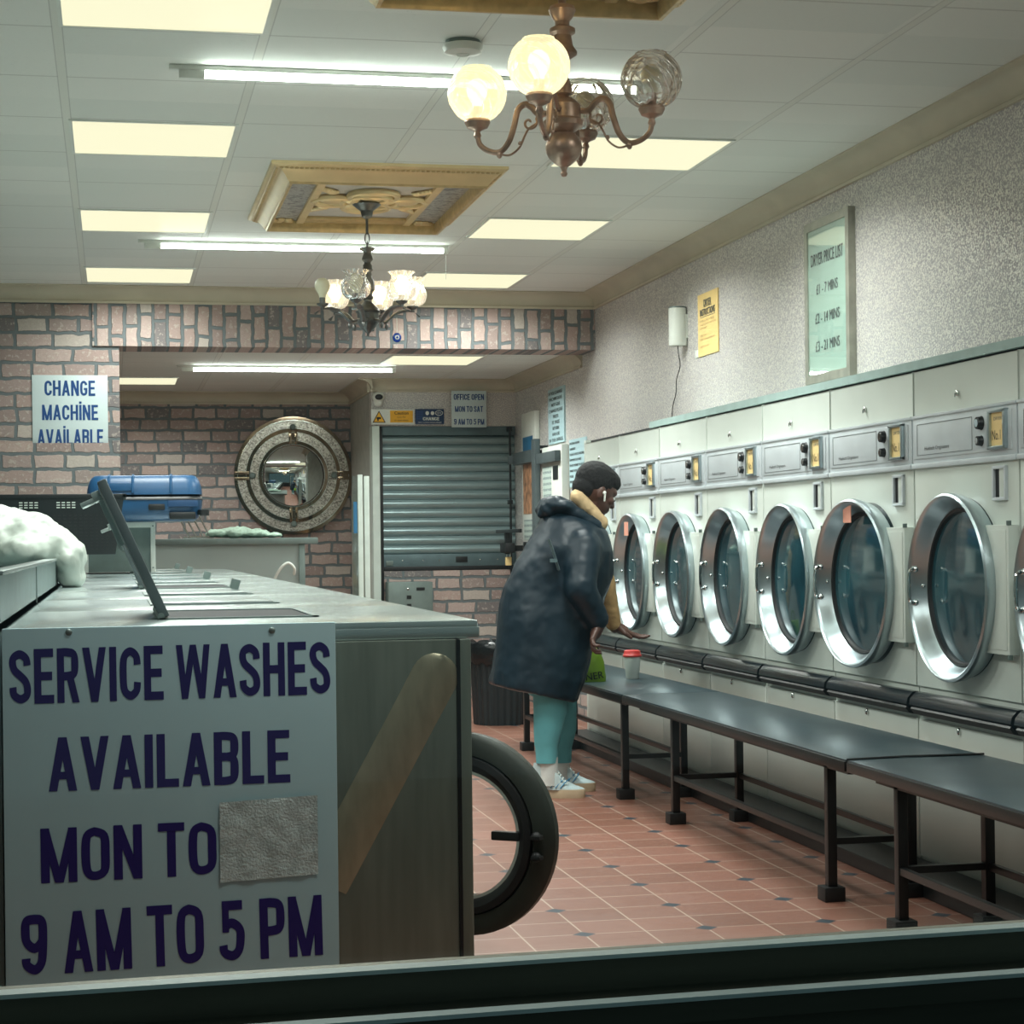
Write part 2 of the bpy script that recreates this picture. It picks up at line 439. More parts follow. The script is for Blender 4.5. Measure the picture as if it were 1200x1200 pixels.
def remesh(mb,name,m,parent,voxel,smooth=6,factor=.5,disp=None):
    """one continuous surface out of overlapping volumes"""
    o=mb.build(name+'_src',m,None)
    r=o.modifiers.new('r','REMESH'); r.mode='VOXEL'; r.voxel_size=voxel
    s=o.modifiers.new('s','SMOOTH'); s.iterations=smooth; s.factor=factor
    if disp:
        for (sz,st) in disp:
            tx=bpy.data.textures.new('t','CLOUDS'); tx.noise_scale=sz
            d=o.modifiers.new('d','DISPLACE'); d.texture=tx; d.strength=st; d.mid_level=.5; d.texture_coords='LOCAL'
    dg=bpy.context.evaluated_depsgraph_get(); dg.update()
    me=bpy.data.meshes.new_from_object(o.evaluated_get(dg))
    for p in me.polygons: p.use_smooth=True
    n=bpy.data.objects.new(name,me); C.objects.link(n)
    if parent: n.parent=parent
    bpy.data.objects.remove(o,do_unlink=True)
    return n
def text(s,m,parent,c,w,h,face='-Y',bold=.0,name='lettering',ang=0,squeeze=True):
    cu=bpy.data.curves.new('txt','FONT'); cu.body=s; cu.size=1; cu.offset=0; cu.space_character=1+bold*2.2; cu.resolution_u=3; cu.extrude=0
    cu.align_x='CENTER'
    o=bpy.data.objects.new('txt',cu); C.objects.link(o)
    dg=bpy.context.evaluated_depsgraph_get(); dg.update()
    me=bpy.data.meshes.new_from_object(o.evaluated_get(dg)); bpy.data.objects.remove(o,do_unlink=True)
    xs=[v.co.x for v in me.vertices]; ys=[v.co.y for v in me.vertices]
    x0,x1,y0,y1=min(xs),max(xs),min(ys),max(ys); sx=w/(x1-x0); sy=h/(y1-y0)
    ca,sa=math.cos(ang),math.sin(ang)
    for v in me.vertices:
        a=(v.co.x-(x0+x1)/2)*sx; b=(v.co.y-(y0+y1)/2)*sy
        a,b=a*ca-b*sa,a*sa+b*ca
        if face=='-Y': v.co=Vector((c[0]+a,c[1],c[2]+b))
        elif face=='-X': v.co=Vector((c[0],c[1]-a,c[2]+b))
    if bold>0:
        bm=bmesh.new(); bm.from_mesh(me); src=list(bm.faces)
        em=h/.72; n_=5
        for k in range(n_):
            if k==2: continue
            o_=(k-2)/2*bold*em*.9*(w/(x1-x0))/(h/(y1-y0))
            r=bmesh.ops.duplicate(bm,geom=src)
            e_=-.00025*(k+1); dv=Vector((o_,e_,0)) if face=='-Y' else Vector((e_,-o_,0))
            for v in r['geom']:
                if isinstance(v,bmesh.types.BMVert): v.co+=dv
        bm.to_mesh(me); bm.free()
    me.materials.clear(); me.materials.append(M[m])
    n=bpy.data.objects.new(name,me); C.objects.link(n); n.parent=parent
    return n

def hmtx(px,py,ang):   # rotate around vertical axis through (px,py)
    return Matrix.Translation((px,py,0))@Matrix.Rotation(ang,4,'Z')@Matrix.Translation((-px,-py,0))
# ------------------------------------------------------------------ room shell
ZC=2.63
WR=2.89
struct('floor',MB().box(-2.25,1.55,-.1,3.0,15.2,0),'floor')
struct('ground',MB().box(-8,-6,-.12,8,1.55,-.02),'outside')
struct('ceiling',MB().box(-2.25,1.55,ZC,3.0,11.75,ZC+.08),'ceiling')
struct('ceiling_rear',MB().box(-2.25,11.75,2.305,3.0,15.2,2.4),'ceiling_b')
struct('wall_right',MB().box(WR,1.55,0,3.0,13.9,ZC),'wallpaper')
struct('wall_right_dado',MB().box(WR-.02,10.76,0,WR,13.8,.92),'brick_side')
struct('wall_left',MB().box(-2.35,1.55,0,-2.25,15.2,ZC),'plaster')
struct('wall_back',MB().box(-2.25,15.05,0,1.83,15.2,2.31),'brick')
# brick pillar with a lower, thicker part, and the brick beam over the opening
struct('wall_pillar',MB().box(-2.25,11.43,0,.05,11.75,ZC),'brick')
struct('wall_pillar_base',MB().box(-2.25,11.4,0,.042,11.43,1.725).box(-2.25,11.38,1.10,.042,11.43,1.725),'brick')
struct('wall_beam',MB().box(-.1,11.415,2.288,WR,11.75,ZC),'brick_v')
# office box
struct('wall_office_top',MB().box(1.83,13.8,1.97,WR,13.9,2.31),'wallpaper')
struct('wall_office_side',MB().box(1.83,13.9,0,1.88,15.2,2.31),'plaster')
struct('wall_office_base',MB().box(1.91,13.8,0,WR,13.9,.925),'brick')
struct('trim_1',MB().box(1.828,13.76,0,1.882,13.9,1.97,.006),'whitefr')
struct('wall_office_back',MB().box(1.88,14.0,0,3.0,14.1,2.31),'dark')
# coving
def coving(name,prof_pts,axis,a,b,flip=1):
    pass
def cove_prof(n=8,w=.09,h=.085):
    # (distance from wall, height below ceiling)
    pts=[(0,-h-.012),(.014,-h-.012),(.015,-h),(.010,-h+.004)]
    for i in range(n+1):
        t=i/n*PI/2
        pts.append((w-(w-.008)*math.cos(t)*1.0 if False else .008+(w-.016)*(1-math.cos(t)), -h+.008+(h-.016)*math.sin(t)))
    pts+=[(w,-.006),(w,0),(0,0)]
    return pts
def cove_x(name,wallx,y0,y1,z,side=-1,w=.09,h=.085):
    struct(name,MB().prism([(wallx+side*d,z+e) for d,e in cove_prof(8,w,h)],'Y',y0,y1),'crown',True)
def cove_y(name,wally,x0,x1,z,w=.09,h=.085):
    mb=MB(); pts=cove_prof(8,w,h)
    mb.grid([[Vector((x,wally-d,z+e)) for d,e in pts] for x in (x0,x1)],cu=True,capa=True,capb=True)
    struct(name,mb,'crown',True)
cove_x('trim_2',WR,1.6,11.42,ZC); cove_y('trim_3',11.415,-2.25,WR,ZC)
cove_x('trim_4',WR,11.75,13.8,2.305,w=.1,h=.08); cove_y('trim_5',13.8,1.8,WR,2.305,w=.1,h=.08)
cove_y('trim_6',15.05,-2.25,1.83,2.305,w=.1,h=.08); cove_x('trim_7',1.83,13.72,15.05,2.305,w=.1,h=.08)
# shop front: aluminium sill rail (moulded), mullions, transom, door, pane
sill=MB()
sill.box(-2.25,1.50,.0,1.95,1.62,.70)                       # stall riser
struct('wall_front',sill,'dark')
struct('wall_front_top',MB().box(-2.35,1.45,ZC,3.0,1.62,3.4),'black')
fr=MB()
fr.box(-2.25,1.520,.690,1.95,1.60,.737).box(-2.25,1.505,.737,1.95,1.60,.755).box(-2.25,1.560,.755,1.95,1.60,.782)
fr.box(-2.25,1.50,2.56,1.95,1.60,ZC).box(-2.25,1.50,.737,-2.19,1.60,ZC).box(1.91,1.50,.0,1.97,1.60,ZC)
RS=hmtx(.3,1.55,R_(2.4))
def rs(mb):
    for v in mb.bm.verts: v.co=RS@v.co
    return mb
struct('window_1',rs(fr),'frame_alu')
lip=MB()
lip.box(-2.19,1.503,.7545,1.91,1.520,.7580).box(-2.19,1.556,.7815,1.91,1.575,.7850)
struct('trim_8',rs(lip),'frame_highlight')  # lips coloured pale to paint the light caught along the sill edges
struct('window_2',rs(MB().box(-2.19,1.578,.782,1.91,1.584,2.56)),'pane')
dr=MB()
dr.box(1.97,1.50,2.05,2.89,1.60,2.12).box(2.83,1.50,0,2.89,1.60,ZC).box(1.97,1.50,2.56,2.83,1.60,ZC)
dr.box(1.99,1.51,0,2.07,1.57,2.04).box(2.74,1.51,0,2.82,1.57,2.04).box(2.07,1.51,1.94,2.74,1.57,2.04).box(2.07,1.51,0,2.74,1.57,.2)
struct('door_1',dr,'whitefr')
struct('window_3',MB().box(2.07,1.535,.2,2.74,1.541,1.94).box(1.97,1.545,2.12,2.83,1.551,2.56),'pane')

# ------------------------------------------------------------------ lights on the ceiling
def panel(x0,y0,x1,y1,z,label,W):
    t=thing('ceiling_light',label,'light panel',((x0+x1)/2,(y0+y1)/2,z),group=None)
    hx,hy=(x1-x0)/2,(y1-y0)/2
    MB().box(-hx-.012,-hy-.012,-.006,hx+.012,-hy,.0).box(-hx-.012,hy,-.006,hx+.012,hy+.012,.0).box(-hx-.012,-hy,-.006,-hx,hy,.0).box(hx,-hy,-.006,hx+.012,hy,.0).build('frame','white',t,False)
    MB().box(-hx,-hy,-.004,hx,hy,-.0005).build('diffuser','diffuser',t,False)
    l=bpy.data.lights.new('panel_light','AREA'); l.shape='RECTANGLE'; l.size=x1-x0; l.size_y=y1-y0; l.energy=W; l.color=(.97,1,.97); l.spread=R_(150)
    o=bpy.data.objects.new('panel_lamp',l); C.objects.link(o); o.parent=t; o.location=(0,0,-.01)
    return t
PW=27
for i,(y,lb) in enumerate([(5.12,'square ceiling light panel nearest the window, cut off by the top left edge'),
    (6.96,'bright square ceiling panel left of the ceiling, second from the window'),
    (8.80,'square ceiling panel left of the farther gilt ceiling frame'),
    (10.61,'small-looking ceiling panel just before the brick pillar and its coving')]):
    panel(-.122,y,.447,y+.57,ZC,lb,[22,PW,PW,13][i])
for i,(y,lb) in enumerate([(6.955,'large ceiling panel on the right partly behind the copper chandelier'),
    (8.785,'ceiling panel right of the farther gilt frame, middle of the right row'),
    (10.61,'ceiling panel just before the brick beam, right of the bronze chandelier')]):
    panel(1.73,y,2.30,y+.575,ZC,lb,[PW,PW,17][i])
panel(1.73,3.29,2.30,3.86,ZC,'ceiling panel of the right row close to the shop window, out of the frame',16)
panel(.5,1.95,1.07,2.52,ZC,'added ceiling panel just inside the shop window, unseen, to light the sign',7)  # added unseen lamp, brightens the front of the service wash sign
panel(-.122,3.29,.447,3.86,ZC,'ceiling panel of the left row close to the shop window, out of the frame',16)
panel(.06-.17,13.715,.458,14.28,2.305,'ceiling panel in the lower rear ceiling beside the brick pillar',20)
panel(1.735,12.0,2.31,12.6,2.305,'ceiling panel in the lower rear ceiling above the office shutter',26)
def batten(x0,x1,y,z,label,r=.0095):
    t=thing('strip_light',label,'strip light',((x0+x1)/2,y,z)); L=(x1-x0)/2
    MB().box(-L,-.014,-.016,L,.014,0,.003).build('batten_body','white',t)
    MB().box(-L+.03,-.011,-.042,-L+.11,.011,-.014,.003).build('end_cap','white',t)
    MB().box(L-.025,-.011,-.042,L,.011,-.014,.003).build('end_cap','white',t)
    MB().tube([(-L+.11,0,-.030),(L-.025,0,-.030)],r,14).build('fluorescent_tube','tubeglass',t)
    return t
b1=batten(.19,1.72,6.12,ZC,'long fluorescent strip light crossing behind the copper chandelier')
b2=batten(.14,1.68,9.65,ZC,'long fluorescent strip light crossing behind the bronze chandelier stem')
b3=batten(.42,1.86,12.78,2.305,'fluorescent strip light on the low rear ceiling beyond the brick beam')
MB().tube([(.757,-.01,-.05),(.757,-.01,-.17)],.0012,6).build('pull_cord','white',b2)

# smoke detector
t=thing('smoke_detector','round white smoke detector on the ceiling left of the copper chandelier','smoke detector',(1.045,5.70,ZC))
MB().lathe([(.0,0),(.052,0),(.052,-.008),(.046,-.012),(.0,-.012)]).build('vent_base','greybox',t)
MB().lathe([(0,-.012),(.060,-.012),(.062,-.02),(.056,-.034),(.03,-.04),(0,-.041)]).build('cover','white',t)
MB().ring(0,.017,.021,-.0425,-.040,(0,0,0),'Z').build('test_button','white',t)

# ------------------------------------------------------------------ gilt ceiling frames
def ceiling_frame(x0,y0,x1,y1,label):
    cx,cy=(x0+x1)/2,(y0+y1)/2; t=thing('ceiling_frame',label,'ceiling ornament',(cx,cy,ZC)); hx,hy=(x1-x0)/2,(y1-y0)/2
    def loop(o,z): return [Vector((-hx-o,-hy-o,z)),Vector((hx+o,-hy-o,z)),Vector((hx+o,hy+o,z)),Vector((-hx-o,hy+o,z))]
    # outer egg-and-dart band, then cove, then inner lip
    def band(prof,nm,m):
        rows=[loop(o,z) for o,z in prof]; mb=MB(); mb.grid(rows,cu=True); 
        return mb.build(nm,m,t)
    band([(.080,0),(.080,-.012),(.072,-.017),(.064,-.017),(.060,-.022)],'outer_moulding','gold')
    band([(.060,-.022),(.050,-.024),(.044,-.024),(.036,-.030),(.024,-.044),(.014,-.060),(.006,-.068)],'cove_moulding','gold')
    band([(.006,-.068),(.003,-.076),(-.008,-.076),(-.013,-.068),(-.015,-.05),(-.015,-.02)],'inner_lip','gold2')
    mb=MB(); n=44
    for k in range(n):
        f=(k+.5)/n
        for sgn in (-1,1):
            mb.ell((-hx-.05+f*(2*hx+.1),sgn*(hy+.056),-.0235),(.009,.007,.005),seg=6,rings=4)
            mb.ell((sgn*(hx+.056),-hy-.05+f*(2*hy+.1),-.023),(.007,.012,.005),seg=6,rings=4)
    mb.build('beading','gold2',t)
    MB().box(-hx,-hy,-.022,hx,hy,0).build('backing_board','panelwhite',t,False)
    sw=.13
    for s in (-1,1):
        MB().box(min(s*(hx-.012),s*(hx-sw)),-hy+.015,-.026,max(s*(hx-.012),s*(hx-sw)),hy-.015,-.022).build('marbled_panel','marble',t,False)
        MB().box(min(s*(hx-sw),s*(hx-sw-.035)),-hy+.015,-.040,max(s*(hx-sw),s*(hx-sw-.035)),hy-.015,-.022,.004).build('divider_strip','gold',t)
        MB().box(-hx+sw+.03,min(s*(hy-.015),s*(hy-.13)),-.036,hx-sw-.03,max(s*(hy-.015),s*(hy-.13)),-.022,.004).build('ornament_strip','gold2',t)
        for q in (-1,1):
            mb=MB()
            for k in range(9): mb.ell((s*(hx-.065+random.uniform(-.035,.035)),q*(hy-.05+random.uniform(-.02,.02)),-.03),(.022,.02,.012),seg=8,rings=6)
            mb.build('corner_acanthus','gold2',t)
    # central quatrefoil rosette in relief
    mb=MB()
    for dx,dy,r in ((-.155,0,.085),(.155,0,.085),(0,-.13,.10),(0,.13,.10),(0,0,.12)):
        mb.tube([(dx+r*math.cos(a),dy+r*1.15*math.sin(a),-.034) for a in [2*PI*k/24 for k in range(24)]],.015,8,closed=True)
    mb.lathe([(.0,-.052),(.03,-.05),(.05,-.04),(.07,-.03),(.08,-.022)],ey=1.2)
    for k in range(10):
        a=2*PI*k/10; mb.ell((.085*math.cos(a),.1*math.sin(a),-.034),(.024,.02,.012),seg=8,rings=6)
    for sx in (-1,1):
        for sy in (-1,1):
            for k in range(5): mb.ell((sx*(.18+.012*k),sy*(.22+.016*k-.03),-.03),(.03-.003*k,.018,.012),seg=8,rings=6)
    for dx in (-.155,.155): mb.ell((dx,0,-.032),(.06,.07,.014))
    for dy in (-.13,.13): mb.ell((0,dy,-.03),(.07,.06,.01))
    mb.build('rosette','gold',t)
    return t
ceiling_frame(.705,7.655,1.49,8.845,'ornate gilt rectangular ceiling frame with silver marbled sides above the bronze chandelier')
ceiling_frame(.705,3.95,1.49,5.11,'ornate gilt ceiling frame above the copper chandelier, cut off by the top edge')

def catmull(P,n=6):
    P=[Vector(p) for p in P]; out=[]
    for i in range(len(P)-1):
        p0,p1,p2,p3=P[max(i-1,0)],P[i],P[i+1],P[min(i+2,len(P)-1)]
        for k in range(n):
            t=k/n; out.append(.5*((2*p1)+(p2-p0)*t+(2*p0-5*p1+4*p2-p3)*t*t+(3*p1-p0-3*p2+p3)*t**3))
    out.append(P[-1]); return out

# heavy condensed block lettering for the painted signs
def glyph(ch):
    W=.56; t=.185; h=t/2; P=[]
    def line(*pts): P.append(('s',catmull([(x,y,0) for x,y in pts],5) if len(pts)>2 else [Vector((x,y,0)) for x,y in pts]))
    def rect(x0,y0,x1,y1): P.append(('p',[(x0,y0),(x1,y0),(x1,y1),(x0,y1)]))
    def dia(xa,ya,xb,yb,w): P.append(('p',[(xa,ya),(xa+w,ya),(xb+w,yb),(xb,yb)]))
    hb=.155
    V=lambda x0=0: rect(x0,0,x0+t,1)
    bowl=lambda ya,yb,x=None: line((h,ya),(W*.5,ya),(W-h-.03,ya+(yb-ya)*.1),(W-h,(ya+yb)/2),(W-h-.03,yb-(yb-ya)*.1),(W*.5,yb),(h,yb))
    q=hb/2
    if ch==' ': return .26,P
    if ch in 'Iİ':
        V()
        if ch=='İ': rect(0,1.07,t,1.22)
        return t,P
    if ch=='E': V(); rect(0,0,W*.92,hb); rect(0,1-hb,W*.9,1); rect(0,.5-q,W*.84,.5+q); return W*.92,P
    if ch=='F': V(); rect(0,1-hb,W*.9,1); rect(0,.5-q,W*.8,.5+q); return W*.88,P
    if ch=='L': V(); rect(0,0,W*.88,hb); return W*.88,P
    if ch=='T': rect(0,1-hb,W,1); rect(W/2-h,0,W/2+h,1); return W,P
    if ch=='H': V(); V(W-t+.03); rect(0,.5-q,W,.5+q); return W+.03,P
    if ch=='N': V(); V(W-t+.04); dia(0,1,W-t+.04,0,t); return W+.04,P
    if ch=='M': V(); V(.76-t); dia(0,1,.38-t*.5,0,t*.95); dia(.76-t*.95,1,.38-t*.45,0,t*.95); return .76,P
    if ch=='W': dia(0,1,.14,0,t*.9); dia(.37,1,.14,0,t*.9); dia(.37,1,.60,0,t*.9); dia(.74,1,.60,0,t*.9); return .74+t*.9,P
    if ch=='V': dia(0,1,.22,0,t); dia(.44,1,.22,0,t); return .44+t,P
    if ch=='A': dia(0,0,.22,1,t); dia(.44,0,.22,1,t); rect(.12,.22,.50,.22+hb*.9); return .44+t,P
    if ch in 'OG0': 
        if ch=='G': line((W-h,.70),(W-h-.04,.83),(W/2,1-h),(h+.03,.80),(h,.5),(h+.03,.20),(W/2,h),(W-h-.04,.15),(W-h,.28),(W-h,.46)); rect(W*.52,.38,W,.38+hb*.9)
        else: line((W/2,1-h),(h+.035,.82),(h,.5),(h+.035,.18),(W/2,h),(W-h+.015,.18),(W-h+.04,.5),(W-h+.015,.82),(W/2,1-h))
        return W+(.04 if ch!='G' else 0),P
    if ch=='C': line((W-h,.66),(W-h-.03,.82),(W/2,1-h),(h+.03,.80),(h,.5),(h+.03,.20),(W/2,h),(W-h-.03,.18),(W-h,.34)); return W,P
    if ch=='S': line((W-h,.70),(W-h-.03,.83),(W/2,1-h),(h+.03,.85),(h,.73),(h+.06,.61),(W/2,.52),(W-h-.05,.41),(W-h,.28),(W-h-.03,.15),(W/2,h),(h+.03,.17),(h,.31)); return W,P
    if ch=='P': V(); bowl(.46,1-q); return W,P
    if ch=='R': V(); bowl(.49,1-q); dia(W-t+.02,0,W*.42,.50,t); return W+.02,P
    if ch=='B': V(); bowl(.53,1-q); bowl(q,.53); return W,P
    if ch=='D': V(); line((h,1-q),(W*.45,1-q),(W-h,.78),(W-h,.22),(W*.45,q),(h,q)); return W,P
    if ch=='K': V(); dia(W-t-.02,1,.1,.42,t); dia(W-t+.04,0,.16,.56,t); return W+.04,P
    if ch=='9': line((W/2,1-h),(h+.03,.88),(h,.71),(h+.03,.54),(W/2,.44),(W-h-.03,.54),(W-h,.71),(W-h-.03,.88),(W/2,1-h)); line((W-h,.70),(W-h-.01,.45),(W-h-.05,.20),(W/2,h),(h+.02,.17),(h,.28)); return W,P
    if ch=='5': rect(.07,1-hb,W*.93,1); rect(.07,.48,.07+t*.8,1); line((.10,.57),(W/2,.63),(W-h-.02,.53),(W-h,.35),(W-h-.05,.17),(W/2,h),(h+.02,.15),(h-.01,.27)); return W,P
    rect(0,0,W*.3,1); return W*.3,P
def btext(s_,m,parent,c,w,h,face='-Y',ang=0,name='lettering'):
    x=0; polys=[]; k=0
    for ch in s_:
        adv,P=glyph(ch)
        for kind,pts in P:
            k+=1
            if kind=='p': polys.append(([(a+x,b) for a,b in pts],k%5))
            else:
                n=len(pts); L=[];Rr=[]
                for i,p in enumerate(pts):
                    d=(pts[min(i+1,n-1)]-pts[max(i-1,0)]); 
                    if (pts[0]-pts[-1]).length<1e-4 and i in(0,n-1): d=pts[1]-pts[-2]
                    d.normalize(); nn=Vector((-d.y,d.x,0))
                    hw=.0925*(1-.16*abs(d.x))
                    L.append((p+nn*hw)); Rr.append((p-nn*hw))
                for i in range(n-1): polys.append(([(L[i].x+x,L[i].y),(L[i+1].x+x,L[i+1].y),(Rr[i+1].x+x,Rr[i+1].y),(Rr[i].x+x,Rr[i].y)],k%5))
        x+=adv+(.085 if ch!=' ' else 0)
    W=x-.085; sx=w/W; sy=h; bm=bmesh.new(); ca,sa=math.cos(ang),math.sin(ang)
    for pts,dk in polys:
        vs=[]
        for a,b in pts:
            a=(a-W/2)*sx; b=(b-.5)*sy; a,b=a*ca-b*sa,a*sa+b*ca; e=-.00012*dk
            vs.append(bm.verts.new((c[0]+a,c[1]+e,c[2]+b) if face=='-Y' else (c[0]+e,c[1]-a,c[2]+b)))
        try: bm.faces.new(vs)
        except Exception: pass
    me=bpy.data.meshes.new(name); bm.to_mesh(me); bm.free(); me.materials.append(M[m])
    o=bpy.data.objects.new(name,me); C.objects.link(o); o.parent=parent; return o
# ------------------------------------------------------------------ chandelier 1 (copper, four globes)
c1=thing('chandelier','large copper coloured chandelier with four swirled glass globes, nearest the window','chandelier',(1.11,4.68,0))
MB().lathe([(.0,2.612),(.045,2.61),(.05,2.59),(.03,2.565),(.012,2.55),(.01,2.47)]).build('canopy','brass',c1)
MB().lathe([(.008,2.49),(.01,2.465),(.03,2.458),(.034,2.448),(.026,2.43),(.018,2.42),(.018,2.41),(.032,2.402),(.032,2.392),(.022,2.385),(.026,2.36),(.036,2.345),(.036,2.338),(.016,2.325),(.014,2.28),(.022,2.26),(.024,2.24),(.012,2.232),(.012,2.225)]).build('stem','brass',c1)
MB().lathe([(.012,2.235),(.022,2.23),(.036,2.22),(.043,2.212),(.044,2.178),(.05,2.172),(.048,2.16),(.034,2.15),(.02,2.142)]).build('hub','brass',c1)
MB().lathe([(.02,2.148),(.018,2.145)]+[(.046*math.sin(a),2.107+.044*math.cos(a)) for a in [.4+k*.3 for k in range(8)]]+[(.018,2.064),(.009,2.058),(.006,2.048),(.009,2.042),(.006,2.036),(0,2.034)]).build('ball_finial','brass',c1)
for k in range(4):
    a=R_(62+90*k); d=Vector((math.cos(a),math.sin(a),0)); side=Vector((-d.y,d.x,0)); lit=k in (1,2)
    f=lambda r,z: d*r+Vector((0,0,z))
    arm=MB(); pts=catmull([f(.045,2.196),f(.065,2.196),f(.082,2.214),f(.10,2.222),f(.118,2.208),f(.128,2.17),f(.142,2.132),f(.165,2.108),f(.195,2.112),f(.218,2.13),f(.224,2.155)])
    arm.tube(pts,[.0085-.003*abs(i/len(pts)-.3) for i in range(len(pts))],8)
    sp=[f(.052,2.188)]+[f(.088+(.022-.0018*i)*math.cos(i*.6+2.6),2.176+(.022-.0018*i)*math.sin(i*.6+2.6)) for i in range(12)]
    arm.tube(catmull(sp,3),.0032,6)
    arm.tube(catmull([f(.07,2.172),f(.09,2.16),f(.102,2.14),f(.115,2.115),f(.14,2.098),f(.165,2.102)]),.0028,6)
    arm.ell(f(.112,2.125),(.006,.006,.006),seg=8,rings=6).ell(f(.167,2.102),(.008,.008,.011),seg=8,rings=6)
    arm.build('arm','brass',c1)
    p=f(.224,0)
    MB().lathe([(.006,2.145),(.010,2.152),(.007,2.162),(.012,2.166),(.026,2.172),(.033,2.186),(.031,2.192),(.0,2.192)],c=(p.x,p.y,0)).build('cup','brass',c1)
    prof=[(.026,2.19)]+[(.0735*math.sin(t_),2.258-.0735*math.cos(t_)) for t_ in [.42+i*.155 for i in range(16)]]
    prof=[q for q in prof if not(q[1]>2.322)]+[(.038,2.324),(.036,2.322)]
    g=MB(); rows=[]
    for r,z in prof:
        rows.append([Vector((p.x+r*(1+(.015 if lit else .035)*math.cos(14*(2*PI*j/112)+z*60))*math.cos(2*PI*j/112),p.y+r*(1+(.015 if lit else .035)*math.cos(14*(2*PI*j/112)+z*60))*math.sin(2*PI*j/112),z)) for j in range(112)])
    g.grid(rows,cu=True); g.build('glass_globe','globe_lit' if lit else 'globe_clear',c1)
    MB().lathe([(.0,2.19),(.012,2.19),(.013,2.225),(.0,2.225)],c=(p.x,p.y,0)).build('bulb_holder','brass',c1)
    MB().lathe([(.011,2.225),(.014,2.235),(.024,2.252),(.027,2.27),(.022,2.286),(.010,2.295),(0,2.297)],c=(p.x,p.y,0)).build('light_bulb','bulb_on' if lit else 'cream_led',c1)

# ------------------------------------------------------------------ chandelier 2 (bronze, six arms)
c2=thing('chandelier','dark bronze six-arm chandelier on a chain, under the farther gilt frame','chandelier',(1.085,8.25,0))
MB().lathe([(.03,2.585),(.062,2.582),(.05,2.572),(.028,2.555),(.022,2.53),(.010,2.522),(0,2.52)]).build('canopy','bronze',c2)
ch=MB(); ch.tube([(0,0,2.525),(0,0,2.455)],.006,8)
for k in range(2):
    z=2.437-.036*k
    ch.tube([(0.010*math.cos(a) if k%2==0 else 0,0.010*math.cos(a) if k%2 else 0,z+.024*math.sin(a)) for a in [2*PI*j/14 for j in range(14)]],.0028,6,closed=True)
ch.build('chain','bronze',c2)
MB().lathe([(.0,2.398),(.034,2.396),(.036,2.391),(.017,2.378),(.015,2.374),(.024,2.352),(.024,2.345),(.015,2.335),(.015,2.328),(.02,2.322),(.022,2.305),(.024,2.302),(.018,2.294),(.02,2.27),(.03,2.25),(.031,2.215),(.022,2.205),(.022,2.2),(.02,2.195),(.026,2.183),(.017,2.172),(.017,2.166),(.03,2.15),(.046,2.136),(.052,2.126),(.048,2.12)]).build('stem','bronze',c2)
MB().lathe([(.046,2.126),(.055,2.122),(.048,2.116),(.046,2.092),(.050,2.088),(.05,2.08),(.044,2.07),(.03,2.052),(.012,2.036),(.006,2.03),(.004,2.018),(0,2.016)]).build('body','bronze',c2)
kinds={3:'bare',4:'clear',5:'lit',0:'soft',1:'lit',2:'soft'}
for k in range(6):
    a=R_(8+60*k); d=Vector((math.cos(a),math.sin(a),0)); f=lambda r,z: d*r+Vector((0,0,z)); kd=kinds[k]
    arm=MB(); pts=catmull([f(.045,2.085),f(.075,2.078),f(.095,2.092),f(.125,2.118),f(.165,2.132),f(.205,2.126),f(.232,2.108)])
    arm.tube(pts,[.010 if i<20 else .012-.0018*max(0,i-24) for i in range(len(pts))],8,flat=(1.3,.6))
    arm.ell(f(.082,2.06),(.008,.008,.014),seg=8,rings=6)
    arm.build('arm','bronze',c2)
    p=f(.20,0); z0=2.132
    MB().lathe([(.008,z0-.006),(.008,z0+.004),(.024,z0+.014),(.026,z0+.02),(.0,z0+.02)],c=(p.x,p.y,0)).build('cup','bronze',c2)
    MB().lathe([(.0,z0+.02),(.013,z0+.02),(.013,z0+.045),(0,z0+.045)],c=(p.x,p.y,0)).build('bulb_holder','bronze',c2)
    MB().lathe([(.013,z0+.045),(.016,z0+.058),(.028,z0+.078),(.033,z0+.096),(.028,z0+.115),(.015,z0+.127),(0,z0+.129)],c=(p.x,p.y,0)).build('light_bulb',{'bare':'cream_led','clear':'cream_led','lit':'bulb_on','soft':'bulb_soft'}[kd],c2)
    if kd!='bare':
        rows=[]
        for r,z in [(.022,.018),(.042,.026),(.056,.042),(.062,.062),(.061,.082),(.051,.102),(.041,.114),(.039,.124),(.044,.132),(.055,.142)]:
            q=.10 if z>.11 else .015
            rows.append([Vector((p.x+r*(1+q*math.cos(12*2*PI*j/48))*math.cos(2*PI*j/48),p.y+r*(1+q*math.cos(12*2*PI*j/48))*math.sin(2*PI*j/48),z0+z)) for j in range(48)])
        MB().grid(rows,cu=True).build('glass_shade','shade_lit' if kd in('lit','soft') else 'shade_clear',c2)
t=thing('evil_eye_charm','blue and white evil eye charm hanging from the bronze chandelier','charm',(1.205,8.22,2.01))
MB().tube([(0,0,.018),(0,0,.085)],.0015,6).build('string','white',t)
MB().ell((0,0,0),(.019,.007,.021)).build('blue_glass_disc','eyeblue',t)
MB().ell((0,-.005,.0),(.010,.004,.010)).build('white_ring','white',t)
MB().ell((0,-.008,.0),(.005,.003,.005)).build('pupil','eyeblue',t)

